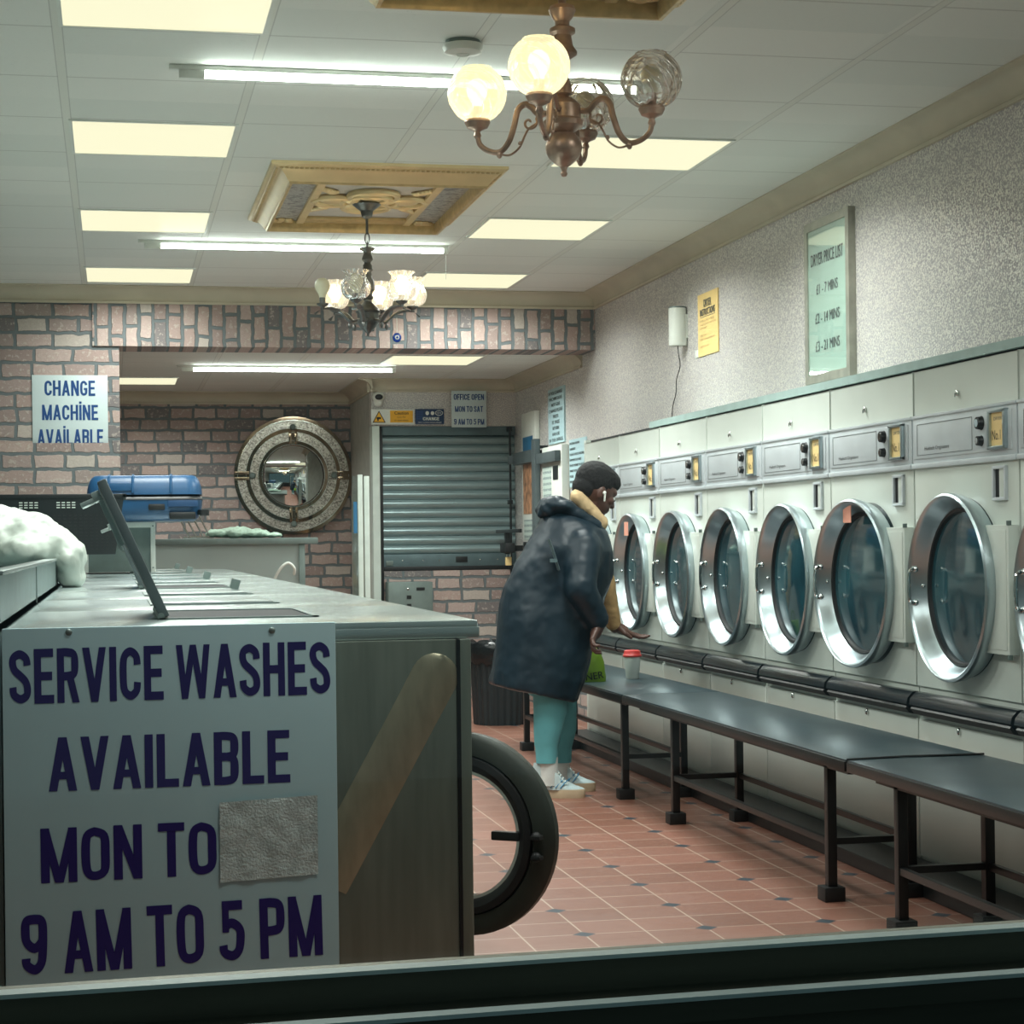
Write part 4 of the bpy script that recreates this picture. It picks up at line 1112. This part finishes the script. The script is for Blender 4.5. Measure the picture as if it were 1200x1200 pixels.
for i in range(4):
    for j in range(4): cg.box(-.092+i*.012,-.001,-.02+j*.016,-.084+i*.012,0,-.010+j*.016)
cg.build('circuit_pattern','ink2',t,False)
t,hx,hz=signboard('office_sign','pale OFFICE OPEN opening hours sign over the shutter','' and 0 or 2.406,2.662,1.958,2.222,13.75,'signback')
btext('OFFICE OPEN','ink2',t,(0,-.001,.087),.222,.042); btext('MON TO SAT','ink2',t,(0,-.001,-.0),.205,.042); btext('9 AM TO 5 PM','ink2',t,(.0,-.001,-.092),.222,.042)
t,hx,hz=signboard('change_machine_sign','pale CHANGE MACHINE AVAILABLE sign on the left brick pillar','' and 0 or -.443,-.018,1.66,2.118,11.424,'signback')
# lower edge sits behind the thicker pillar part
btext('CHANGE','ink2',t,(0,-.001,.154),.285,.088); btext('MACHİNE','ink2',t,(0,-.001,.014),.315,.088); btext('AVAİLABLE','ink2',t,(0,-.001,-.128),.37,.090)

# open glass door edge beside the office
t=thing('glass_screen','white edged glass screen standing just left of the office shutter','screen',(0,0,0))
MB().box(1.683,13.46,0,1.718,13.49,1.61,.003).box(1.727,13.46,0,1.765,13.49,1.60,.003).build('frame_post','whitefr',t)
MB().box(1.645,13.468,.2,1.683,13.478,1.60).build('glass','clear',t,False)
MB().box(1.652,13.466,1.2,1.678,13.468,1.42).build('poster','posterb',t,False)

# ------------------------------------------------------------------ right wall: vending units, notices, dispenser, frame
t=thing('soap_vending_unit','tall narrow white vending unit with a blue and an autumn picture','vending machine',(0,0,0))
MB().box(2.85,12.99,.74,2.888,13.42,2.03,.006).build('housing','white',t)
MB().box(2.847,13.05,1.71,2.85,13.37,1.86).build('blue_picture','posterb',t,False)
MB().box(2.847,13.05,1.32,2.85,13.37,1.67).build('autumn_picture','poster',t,False)
MB().box(2.847,13.07,1.14,2.85,13.35,1.28).build('printed_panel','notice',t,False)
for y in (13.08,13.18,13.28): MB().box(2.832,y,1.04,2.85,y+.05,1.125,.004).build('coin_slide','black',t)
MB().box(2.78,13.02,.80,2.85,13.36,.98,.01).build('tray','greybox',t)
t=thing('detergent_vending_unit','wide white vending unit with a small dark display, behind the person','vending machine',(0,0,0))
MB().box(2.835,12.12,.90,2.888,12.70,1.755,.01).build('housing','white',t)
MB().box(2.831,12.22,1.53,2.835,12.36,1.62).build('display','black',t,False)
MB().box(2.832,12.42,1.25,2.835,12.66,1.62).build('instructions','notice',t,False)
MB().box(2.825,12.28,1.10,2.835,12.40,1.2,.003).box(2.825,12.5,1.10,2.835,12.6,1.2,.003).build('coin_slot','black',t)
t=thing('security_bar','dark steel security bar clamped across both vending units','bar',(0,0,0))
MB().box(2.795,12.14,1.645,2.833,12.70,1.715,.004).box(2.80,12.86,1.67,2.845,13.50,1.755,.004).build('cross_bar','greypost',t)
MB().box(2.79,12.73,.0,2.83,12.83,1.82,.004).build('upright','greypost',t)
MB().box(2.80,12.74,1.755,2.888,12.77,1.775).box(2.81,12.15,1.65,2.885,12.18,1.71).box(2.81,12.87,1.69,2.888,12.9,1.75).build('wall_bracket','black',t,False)
MB().box(2.77,13.48,1.68,2.81,13.53,1.74,.006).build('clamp','greypost',t)
t=thing('padlock','small brass padlock hanging from the bar by the shutter','padlock',(2.74,13.4,1.02))
MB().box(-.02,-.02,-.06,.02,.02,0,.005).build('lock_body','amber',t)
MB().tube(catmull([(-.012,0,0),(-.012,0,.03),(0,0,.042),(.012,0,.03),(.012,0,0)]),.004,6).build('shackle','chrome_s',t)
t=thing('slide_bolt','horizontal black bolt bar between the shutter and the vending unit','bar',(0,0,0))
MB().box(2.72,12.95,1.19,2.745,13.75,1.215,.003).box(2.715,13.38,1.04,2.75,13.42,1.19).build('bolt_rod','black',t)
MB().box(2.70,13.30,1.05,2.77,13.50,1.12,.01).box(2.76,13.44,1.06,2.89,13.5,1.1).build('bolt_housing','rubber',t)
def wallsheet(name,label,y0,y1,z0,z1,m,th=.004,x=WR):
    t=thing(name,label,'notice',(x-th,(y0+y1)/2,(z0+z1)/2)); hy,hz=(y1-y0)/2,(z1-z0)/2
    MB().box(0,-hy,-hz,th,hy,hz).build('sheet',m,t,False); return t,hy,hz
t,hy,hz=wallsheet('printed_notice','long narrow printed notice on the wall above the vending units',12.22,12.68,1.775,2.14,'sign',.012)
for i,s_ in enumerate(['IF YOU CHANGE','MACHINE DOES','NOT GIVE','CHANGE PLEASE','PRESS','IT FREE','RETURN','AND ASK','IN THE OFFICE']):
    text(s_,'inkgrey',t,(-.001,0.0,hz-.03-i*.039),min(.05*len(s_)*.62,.39),.022,'-X',.02)
t,hy,hz=wallsheet('washing_instructions','square printed instructions sheet on the wall beyond the last dryer',11.65,12.10,1.47,1.775,'sign',.008)
for i,s_ in enumerate(['INSTRUCTIONS','LAUNDRY','PLEASE CHECK MACHINE','REMOVE CLOTHES','PLACE MONEY IN SLOTS','WAIT FOR LIGHTS','PUSH','PRESS START']):
    text(s_,'inkgrey',t,(-.001,hy-.02-min(.022*len(s_),.4)/2,hz-.025-i*.035),min(.022*len(s_),.4),.015,'-X',.01)
t,hy,hz=wallsheet('instruction_card','yellow DRYER INSTRUCTIONS card on the silver wallpaper','' and 0 or 8.968,9.295,2.04,2.348,'yellow',.006)
text('DRYER','inkgrey',t,(-.001,0,.105),.12,.034,'-X',.02); text('INSTRUCTIONS','inkgrey',t,(-.001,0,.06),.24,.034,'-X',.01)
MB().box(-.001,-.12,.036,0,.12,.0385).box(-.001,-.06,.084,0,.06,.086).build('underline','inkgrey',t,False)
for i,s_ in enumerate(['PLACE CLOTHES IN DRYER','CLOSE DOOR AND INSERT COINS','PUSH START','','SELECT HEAT','DO NOT OVERLOAD MACHINE','','KEEP DOOR SHUT']):
    if s_: text(s_,'gold2',t,(-.001,.125-min(.0105*len(s_),.26)/2,.018-i*.018),min(.0105*len(s_),.26),.010,'-X')
t=thing('power_adapter_plate','tiny cream plate beside the bottom of the yellow card','plate',(WR-.004,9.33,2.06))
MB().box(0,-.03,-.02,.004,.03,.02,.001).build('plate','white',t)
t=thing('air_freshener','white cylindrical dispenser with a thin dangling cord on the wallpaper','dispenser',(2.845,9.52,2.22))
MB().lathe([(0,-.10),(.043,-.10),(.046,-.095),(.046,.092),(0,.092)]).build('cylinder','white',t)
MB().lathe([(0,.092),(.044,.092),(.044,.10),(0,.10)]).build('lid','greybox',t)
MB().box(0.01,-.03,-.06,.045,.03,.06).build('bracket','white',t,False)
MB().tube(catmull([(0,0,-.10),(.0,-.01,-.14),(.02,.03,-.2),(.03,.13,-.26),(.032,.15,-.33),(.034,.22,-.40),(.036,.25,-.50)]),.0025,6).build('cord','black',t)
t=thing('price_list_frame','tall silver framed DRYER PRICE LIST on the wallpaper above the dryers','framed notice',(WR-.03,7.46,2.105))
hy,hz=.25,.335
MB().box(.006,-hy+.03,-hz+.03,.012,hy-.03,hz-.03).build('card','greenish',t,False)
MB().box(0,-hy,-hz,.03,-hy+.035,hz).box(0,hy-.035,-hz,.03,hy,hz).box(0,-hy+.035,hz-.035,.03,hy-.035,hz).box(0,-hy+.035,-hz,.03,hy-.035,-hz+.035).build('frame','silver',t)
MB().box(.002,-hy+.034,-hz+.034,.004,hy-.034,hz-.034).build('glass','picglass',t,False)
text('DRYER PRICE LIST','inkgrey',t,(.005,0,.175),.36,.05,'-X',.01); text('£1 - 7 MINS','inkgrey',t,(.005,0,.05),.24,.042,'-X',.01)
text('£2 - 14 MINS','inkgrey',t,(.005,0,-.07),.27,.042,'-X',.01); text('£3 - 21 MINS','inkgrey',t,(.005,0,-.185),.27,.042,'-X',.01)

# ------------------------------------------------------------------ service washes sign
t=thing('service_wash_sign','large pale SERVICE WASHES AVAILABLE sign taped to the end of the washer row','sign',(0,WY-.035,0))
MB().box(-.186,0,.30,.381,.006,.992,.002).build('board','sign',t)
def ln(s_,u0,u1,v0,v1,bold=.03,ang=0):
    # u,v in the sign's own grid: 0..387 across, 0..412 down, 1.464 mm steps
    sx=lambda u:-.186+u*.001465
    sz=lambda v:.992-v*.001480
    btext(s_,'ink',t,((sx(u0)+sx(u1))/2,-.001,(sz(v0)+sz(v1))/2),(u1-u0)*.001465,(v1-v0)*.00148,ang=ang)
ln('SERVICE WASHES',8,380,23,86,.032,R_(.3)); ln('AVAILABLE',51,331,126,188,.032,R_(.1)); ln('MON TO',41,243,230,293,.032,R_(.3)); ln('9 AM TO 5 PM',18,367,325,396,.032,R_(1.0))
tp=MB(); rows=[]
for i in range(14):
    rows.append([Vector((-.186+(247+j*8.9)*.001465,-.003-.004*random.random(),.992-(206+i*7.2+(j-6)*-.35)*.00148)) for j in range(14)])
tp.grid(rows); tp.build('tape_patch','tape',t)
for x,z in ((-.075,.984),(.27,.98)): MB().ell((x,-.002,z),(.006,.004,.006),seg=10,rings=6).build('pin','greybox',t)

# ------------------------------------------------------------------ bin, bag, cup
t=thing('waste_bin','ribbed dark plastic bin with a black liner, behind the person','bin',(2.35,11.78,0))
rows=[]
for r,z in [(.165,0),(.168,.01),(.185,.40),(.192,.46),(.20,.47),(.2,.49)]:
    rows.append([Vector((r*(1+.025*math.cos(26*2*PI*j/156))*math.cos(2*PI*j/156),r*(1+.025*math.cos(26*2*PI*j/156))*math.sin(2*PI*j/156),z)) for j in range(156)])
MB().grid(rows,cu=True,capa=True).build('tub','bin',t)
rows=[]
for i,(r,z) in enumerate([(.205,.38),(.212,.42),(.214,.47),(.208,.50),(.195,.51),(.16,.46),(.10,.42),(.02,.40)]):
    rows.append([Vector(((r+random.uniform(-.006,.006))*math.cos(2*PI*j/40),(r+random.uniform(-.006,.006))*math.sin(2*PI*j/40),z+random.uniform(-.014,.014))) for j in range(40)])
MB().grid(rows,cu=True,capb=True).build('liner','liner',t)
t=thing('shopping_bag','lime green shopping bag with dark lettering standing on the far bench','bag',(2.12,8.78,.472))
mb=MB(); rows=[]
for i in range(10):
    f_=i/9; z=.001+f_*.20; wx=.125*(1-.30*f_**3)+.0; wy=.075*(1-.75*f_**2)
    rows.append([Vector((wx*math.copysign(abs(math.cos(a))**.45,math.cos(a))*(1+.03*random.random())-.03*f_**3,wy*math.copysign(abs(math.sin(a))**.6,math.sin(a))*(1+.05*random.random()),z)) for a in [2*PI*j/36 for j in range(36)]])
mb.grid(rows,cu=True,capa=True,capb=True); mb.build('bag_body','lime',t)
text('S','inkblack',t,(.012,-.072,.135),.055,.075,bold=.02); text('NER','inkblack',t,(.06,-.081,.03),.085,.032,bold=.01,ang=R_(8)); text('T','inkblack',t,(.088,-.052,.150),.03,.05,bold=.01,ang=R_(30))
hd=MB().tube(catmull([(-.04,-.02,.19),(-.03,-.04,.25),(.0,-.02,.262),(.01,0,.2)]),.006,6); hd.build('handle','lime',t)
t=thing('coffee_cup','white paper coffee cup with a red lid on the bench','cup',(2.405,8.86,.4725))
MB().lathe([(0,0),(.029,0),(.031,.004),(.0405,.108),(0,.108)]).build('cup_body','cup',t)
MB().lathe([(0,.104),(.044,.104),(.0455,.112),(.041,.116),(.038,.132),(.030,.136),(0,.134)]).build('lid','red',t)
for i in range(3): pass

# ------------------------------------------------------------------ person
# side-view drawing units (u right, v down) -> metres, depth y given directly
def Q(u,v,y):
    k=y/8.4; return Vector(((1.639+(u-577)*.003935)*k,y,1.13+((930.5-v)*.00381-1.13)*k))
K=.00388
pe=thing('person','person with short black hair in a long navy raincoat and teal sweatpants, leaning over','person',Q(642,930.5,8.4))
po=pe.location.copy()
YC=8.40
body=MB()
def cp(a,ra,b,rb_): body.cap(a,ra,b,rb_)
pel=Q(628,722,YC)
# torso and neck
cp(pel,.15,Q(645,680,YC),.13); cp(Q(645,680,YC),.13,Q(668,640,YC),.13); cp(Q(668,640,YC),.12,Q(676,622,YC),.09)
cp(Q(676,618,YC),.06,Q(697,588,YC),.056)
# legs
for s_,y,ku,au in ((-1,8.31,642,641),(1,8.50,656,655)):
    cp(pel+Vector((0,(y-YC)*.9,-.02)),.10,Q(ku,808,y),.062); cp(Q(ku,808,y),.06,Q(au,880,y),.034); cp(Q(au,880,y),.034,Q(au,902,y),.032)
# shoulders, arms
cp(Q(678,636,8.26),.06,Q(681,690,8.17),.046); cp(Q(681,690,8.17),.045,Q(700,733,8.2),.030)
cp(Q(690,634,8.55),.055,Q(709,692,8.61),.044); cp(Q(709,692,8.61),.042,Q(720,736,8.64),.029)
# head: forward / up / side frame, looking down at the bench
fd=Vector((.875,.18,-.45)).normalized(); upv=(Vector((.42,.02,.9))-fd*fd.dot(Vector((.42,.02,.9)))).normalized(); sd=fd.cross(upv).normalized()
HC=Q(700,575,YC-.01); RM=Matrix((fd,sd,upv)).transposed()
def Hd(f,s,u): return HC+fd*f+sd*s+upv*u
body.ell(Hd(-.008,0,.018),(.098,.074,.094),RM,28,18)
body.ell(Hd(.030,0,-.038),(.062,.056,.072),RM,24,16)
body.ell(Hd(.052,0,-.082),(.034,.030,.026),RM,20,12)
body.ell(Hd(.060,0,.022),(.034,.056,.022),RM,20,12)      # brow
body.cap(Hd(.086,0,.0),.009,Hd(.102,0,-.030),.013)         # nose
for s_ in (-1,1):
    body.ell(Hd(.098,s_*.011,-.034),(.010,.008,.007),RM,12,8)
    body.ell(Hd(.060,s_*.038,-.018),(.026,.020,.020),RM,14,10)   # cheek
    body.ell(Hd(-.006,s_*.074,-.012),(.017,.010,.031),RM,16,10)  # ear
    body.ell(Hd(-.001,s_*.079,-.012),(.013,.006,.024),RM,16,10)
body.ell(Hd(.083,0,-.056),(.014,.026,.008),RM,16,10); body.ell(Hd(.080,0,-.067),(.014,.022,.009),RM,16,10)
# hands: palm plus four fingers and a thumb
def hand(wrist,pd,pn,spread,fing,thumb_side,curl,L=.19):
    pd=pd.normalized(); side=pd.cross(pn).normalized(); pn=side.cross(pd).normalized()
    pw=L*.22; pl=L*.5
    for i in range(4):
        o=(i-1.5)/1.5
        root=wrist+pd*pl*.25+side*o*pw*.55; kn=wrist+pd*(pl*(.98-.05*abs(o-.3)))+side*o*pw
        body.cap(root,.0165,kn,.0125)
        ln_=[.86,1.0,.95,.75][i]*L*.46; d=(pd+side*o*spread).normalized(); p=kn; c_=curl[i]
        for seg,(fl,fr_) in enumerate(((.45,.0098),(.32,.0086),(.23,.0074))):
            ax=side; d=(Matrix.Rotation(c_*(1 if seg else .6),3,ax)@d).normalized(); q=p+d*ln_*fl
            body.cap(p,fr_+.0008,q,fr_,5); p=q
    body.cap(wrist-pd*.02,.027,wrist+pd*pl*.5,.024)
    b=wrist+pd*pl*.22+side*thumb_side*pw*.7; m_=b+(pd*.55+side*thumb_side*.8+pn*-.25).normalized()*L*.2; e=m_+(pd*.9+side*thumb_side*.25+pn*-.15).normalized()*L*.17
    body.cap(b,.015,m_,.0115); body.cap(m_,.0112,e,.0085)
# near hand hangs relaxed, fingers curled back
hand(Q(701,735,8.2),Vector((-.42,-.2,-.8)),Vector((.85,-.35,-.45)),.20,None,-1,[.8,.75,.75,.8],.155)
# far hand reaches over the cup
hand(Q(720,735,8.64),Vector((.86,.12,-.42)),Vector((.40,-.1,.9)),.42,None,1,[.12,.2,.28,.3],.185)
for v in body.bm.verts: v.co-=po
remesh(body,'body','skin',pe,.0042,2,.4)
def sub(mb):
    for v in mb.bm.verts: v.co-=po
    return mb
# eyes
for s_ in (-1,1):
    sub(MB().ell(Hd(.079,s_*.030,-.004),(.011,.012,.009),RM)).build('eye','cup',pe)
    sub(MB().ell(Hd(.0885,s_*.031,-.006),(.004,.006,.006),RM)).build('iris','inkblack',pe)
# hair
h=MB(); h.ell(Hd(-.022,0,.038),(.097,.082,.086),RM,40,26)
h.ell(Hd(.004,0,.060),(.090,.074,.058),RM,32,20); h.ell(Hd(-.055,0,-.010),(.058,.068,.060),RM,28,18)
sub(h); remesh(h,'hair','hair',pe,.006,3,.4,[(.012,.006)])
# earbud in the near ear
nr=-1 if sd.y>0 else 1
e_=MB(); e_.ell(Hd(.004,nr*.090,-.008),(.008,.007,.009),RM); e_.cap(Hd(.008,nr*.092,-.012),.0045,Hd(.020,nr*.090,-.040),.004); sub(e_); e_.build('earbud','white',pe)
# coat
coat=MB()
rings=[((648,596),(702,612),.10),((638,604),(711,626),.155),((622,634),(716,648),.200),((605,662),(716,676),.190),((592,688),(706,702),.185),((585,722),(698,734),.205),((581,762),(688,774),.215),((575,800),(672,823),.22)]
rows=[]
def lerp(a,b,t): return a+(b-a)*t
rr=[]
for i in range(len(rings)-1):
    for k in range(4):
        t_=k/4; A,B=rings[i],rings[i+1]
        rr.append(((lerp(A[0][0],B[0][0],t_),lerp(A[0][1],B[0][1],t_)),(lerp(A[1][0],B[1][0],t_),lerp(A[1][1],B[1][1],t_)),lerp(A[2],B[2],t_)))
rr.append(rings[-1])
for idx,(b_,f_,hw) in enumerate(rr):
    pb_,pf=Q(*b_,YC),Q(*f_,YC); c_=(pb_+pf)/2; ax=(pf-pb_)/2; row=[]
    low=max(0,(idx-18)/10)
    for j in range(64):
        a=2*PI*j/64; ca,sa=math.cos(a),math.sin(a)
        q=1+.022*low*math.cos(9*a+1)+.012*low*math.sin(14*a)
        e=.85
        row.append(c_+ax*math.copysign(abs(ca)**e,ca)*q+Vector((0,1,0))*hw*math.copysign(abs(sa)**e,sa)*q)
    rows.append(row)
coat.grid(rows,cu=True,capa=True,capb=True)
def cc(a,ra,b,rb_): coat.cap(a,ra,b,rb_)
cc(Q(684,642,8.25),.085,Q(681,690,8.17),.070); cc(Q(681,690,8.17),.069,Q(699,727,8.20),.052)
cc(Q(686,640,8.56),.085,Q(698,680,8.58),.07)
sub(coat); remesh(coat,'raincoat','coat',pe,.010,8,.5,[(.14,.014),(.05,.007)])
# hood lying on the back, open collar
hood=MB()
hood.ell(Q(655,594,YC),(.085,.15,.045),Matrix.Rotation(R_(12),3,'Y'),24,14)
hood.ell(Q(642,600,YC),(.05,.10,.03),Matrix.Rotation(R_(20),3,'Y'),20,12)
hood.cap(Q(655,590,YC-.09),.035,Q(700,616,YC-.10),.028); hood.cap(Q(655,590,YC+.09),.035,Q(700,616,YC+.09),.028)
hood.cap(Q(640,594,YC-.05),.022,Q(634,604,YC-.03),.015)
hood.cap(Q(700,616,YC-.10),.026,Q(710,640,YC-.06),.02)
hood.cap(Q(708,636,YC-.06),.022,Q(712,656,YC-.05),.016)
sub(hood); remesh(hood,'hood','coat',pe,.008,5,.5,[(.05,.018)])
st=MB()
st.tube([Q(644,632,8.195),Q(650,650,8.19),Q(655,668,8.20)],.011,6,flat=(1.6,.5)); st.box(*(Q(648,658,8.18)-Vector((.012,.004,.004))),*(Q(648,658,8.18)+Vector((.02,.004,.012))))
sub(st); st.build('back_strap','shutbase',pe)
# tan inner hood around the neck
co=MB()
co.cap(Q(679,583,YC-.05),.034,Q(706,612,YC-.045),.028); co.cap(Q(679,583,YC+.05),.034,Q(706,612,YC+.045),.028)
co.cap(Q(679,582,YC-.04),.036,Q(679,582,YC+.04),.036); co.cap(Q(706,616,YC-.04),.026,Q(706,616,YC+.04),.026)
sub(co); remesh(co,'fleece_collar','tan2',pe,.007,5,.5,[(.03,.01)])
sl=MB()
sl.cap(Q(700,650,8.56),.055,Q(710,695,8.60),.050); sl.cap(Q(710,695,8.60),.05,Q(718,731,8.635),.036)
sub(sl); remesh(sl,'fleece_sleeve','tan',pe,.007,4,.5,[(.05,.012)])
# trousers
tr=MB()
for y,u0,ub,hw in ((8.31,642,638.5,.066),(8.50,654,655,.062)):
    rows=[]
    for u,v,r in ((u0-4,790,.084),(u0+1,815,.075),(u0+1,835,.073),(ub+2,855,.064),(ub,872,.054),(ub,876,.050),(ub,893,.047)):
        rows.append([Q(u,v,y)+Vector((math.cos(a)*r,math.sin(a)*r*.95,0)) for a in [2*PI*j/32 for j in range(32)]])
    tr.grid(rows,cu=True,capa=True,capb=True)
tr.cap(Q(628,740,YC),.15,Q(636,790,YC),.11)
sub(tr); tr.build('sweatpants','legging',pe)
# shoes
def shoe(c,ang,near):
    # local x forward, y side, z up
    mt=Matrix.Translation(c)@Matrix.Rotation(ang,4,'Z')
    L=.245
    def prof(n,zf,inset=0):
        out=[]
        for j in range(n):
            a=2*PI*j/n; x=math.cos(a)*L/2*(1-inset); wd=(.046 if x>0 else .037)*(1-inset*1.2)
            out.append((x,math.copysign(abs(math.sin(a))**.75,math.sin(a))*wd,zf(x)))
        return out
    so=MB(); so.grid([[mt@Vector(p) for p in prof(40,lambda x,z=z:z,i_)] for z,i_ in ((0.0,.02),(.01,0),(.034,0),(.038,.02))],cu=True,capa=True,capb=True); sub(so)
    s0=so.build('shoe_sole','sole',pe)
    up=MB(); rows=[]
    for k in range(9):
        f_=k/8
        row=[]
        for j in range(40):
            a=2*PI*j/40; x=math.cos(a)*L/2*.985; wd=(.044 if x>0 else .043)
            top=.052+.098*max(0,min(1,(.070-x)/.12))       # low toe, high ankle
            sh=(1-f_**2.2*(.12 if x<.03 else .85))
            xx=x*(1-.12*f_**2)-(.020*f_ if x>.03 else 0)
            if x>.0: xx=x-(x*.30)*f_**1.6
            row.append(mt@Vector((xx,math.sin(a)*wd*sh,.036+(top-.036)*f_)))
        rows.append(row)
    up.grid(rows,cu=True,capb=True); sub(up); u_=up.build('shoe_upper','shoe',pe)
    stp=MB()
    for i in range(3):
        x=-.005+i*.022
        for s_ in (-1,1): stp.tube([mt@Vector((x-.022,s_*.0435,.044)),mt@Vector((x-.004,s_*.0385,.066)),mt@Vector((x+.008,s_*.031,.078))],.0045,6,flat=(1,.5))
    sub(stp); stp.build('shoe_stripes','stripe',pe)
    la=MB()
    for i in range(5):
        x=.002+i*.010; z=.052+.098*max(0,min(1,(.070-x/.7)/.12))+.002
        la.tube([mt@Vector((x,-.019,z-.012)),mt@Vector((x+.003,-.008,z)),mt@Vector((x+.003,.008,z)),mt@Vector((x,.019,z-.012))],.0028,6)
    sub(la); la.build('shoe_laces','white',pe)
    a_=Q(641,900,8.31) if near else Q(655,900,8.50)
    sk=MB().tube([Vector((a_.x,a_.y,.055)),Vector((a_.x,a_.y,.12)),Vector((a_.x,a_.y,.178))],[.040,.039,.040],20)
    sub(sk); sk.build('sock','sock',pe)
cn=Q(651,930.5,8.31); cn.z=.0; shoe(cn,R_(-22),True)
cf=Q(664,921,8.50); cf.z=.0; shoe(Vector((2.005,8.505,0)),R_(-14),False)

# ------------------------------------------------------------------ world, camera, view
w=bpy.data.worlds.new('World'); sc.world=w; w.use_nodes=True
bg=w.node_tree.nodes['Background']; bg.inputs[0].default_value=(.16,.26,.28,1); bg.inputs[1].default_value=.35
cam=bpy.data.cameras.new('Camera'); co_=bpy.data.objects.new('Camera',cam); C.objects.link(co_); sc.camera=co_
F=2266.; RO=.012; th=math.atan((600-132)/F/math.cos(RO)); Pv=640-(600-132)*math.tan(RO)
fw=Vector((math.sin(th),math.cos(th),0)); r0=Vector((math.cos(th),-math.sin(th),0)); u0=Vector((0,0,1))
rt=r0*math.cos(RO)-u0*math.sin(RO); up_=r0*math.sin(RO)+u0*math.cos(RO)
mw=Matrix((rt,up_,-fw)).transposed().to_4x4(); mw.translation=(0,0,1.13); co_.matrix_world=mw
cam.sensor_width=36; cam.sensor_fit='HORIZONTAL'; cam.lens=F/1200*36; cam.shift_y=(Pv-600)/1200; cam.clip_start=.05
sc.view_settings.view_transform='Standard'; sc.view_settings.look='None'; sc.view_settings.exposure=.34; sc.view_settings.gamma=1; sc.view_settings.use_curve_mapping=False
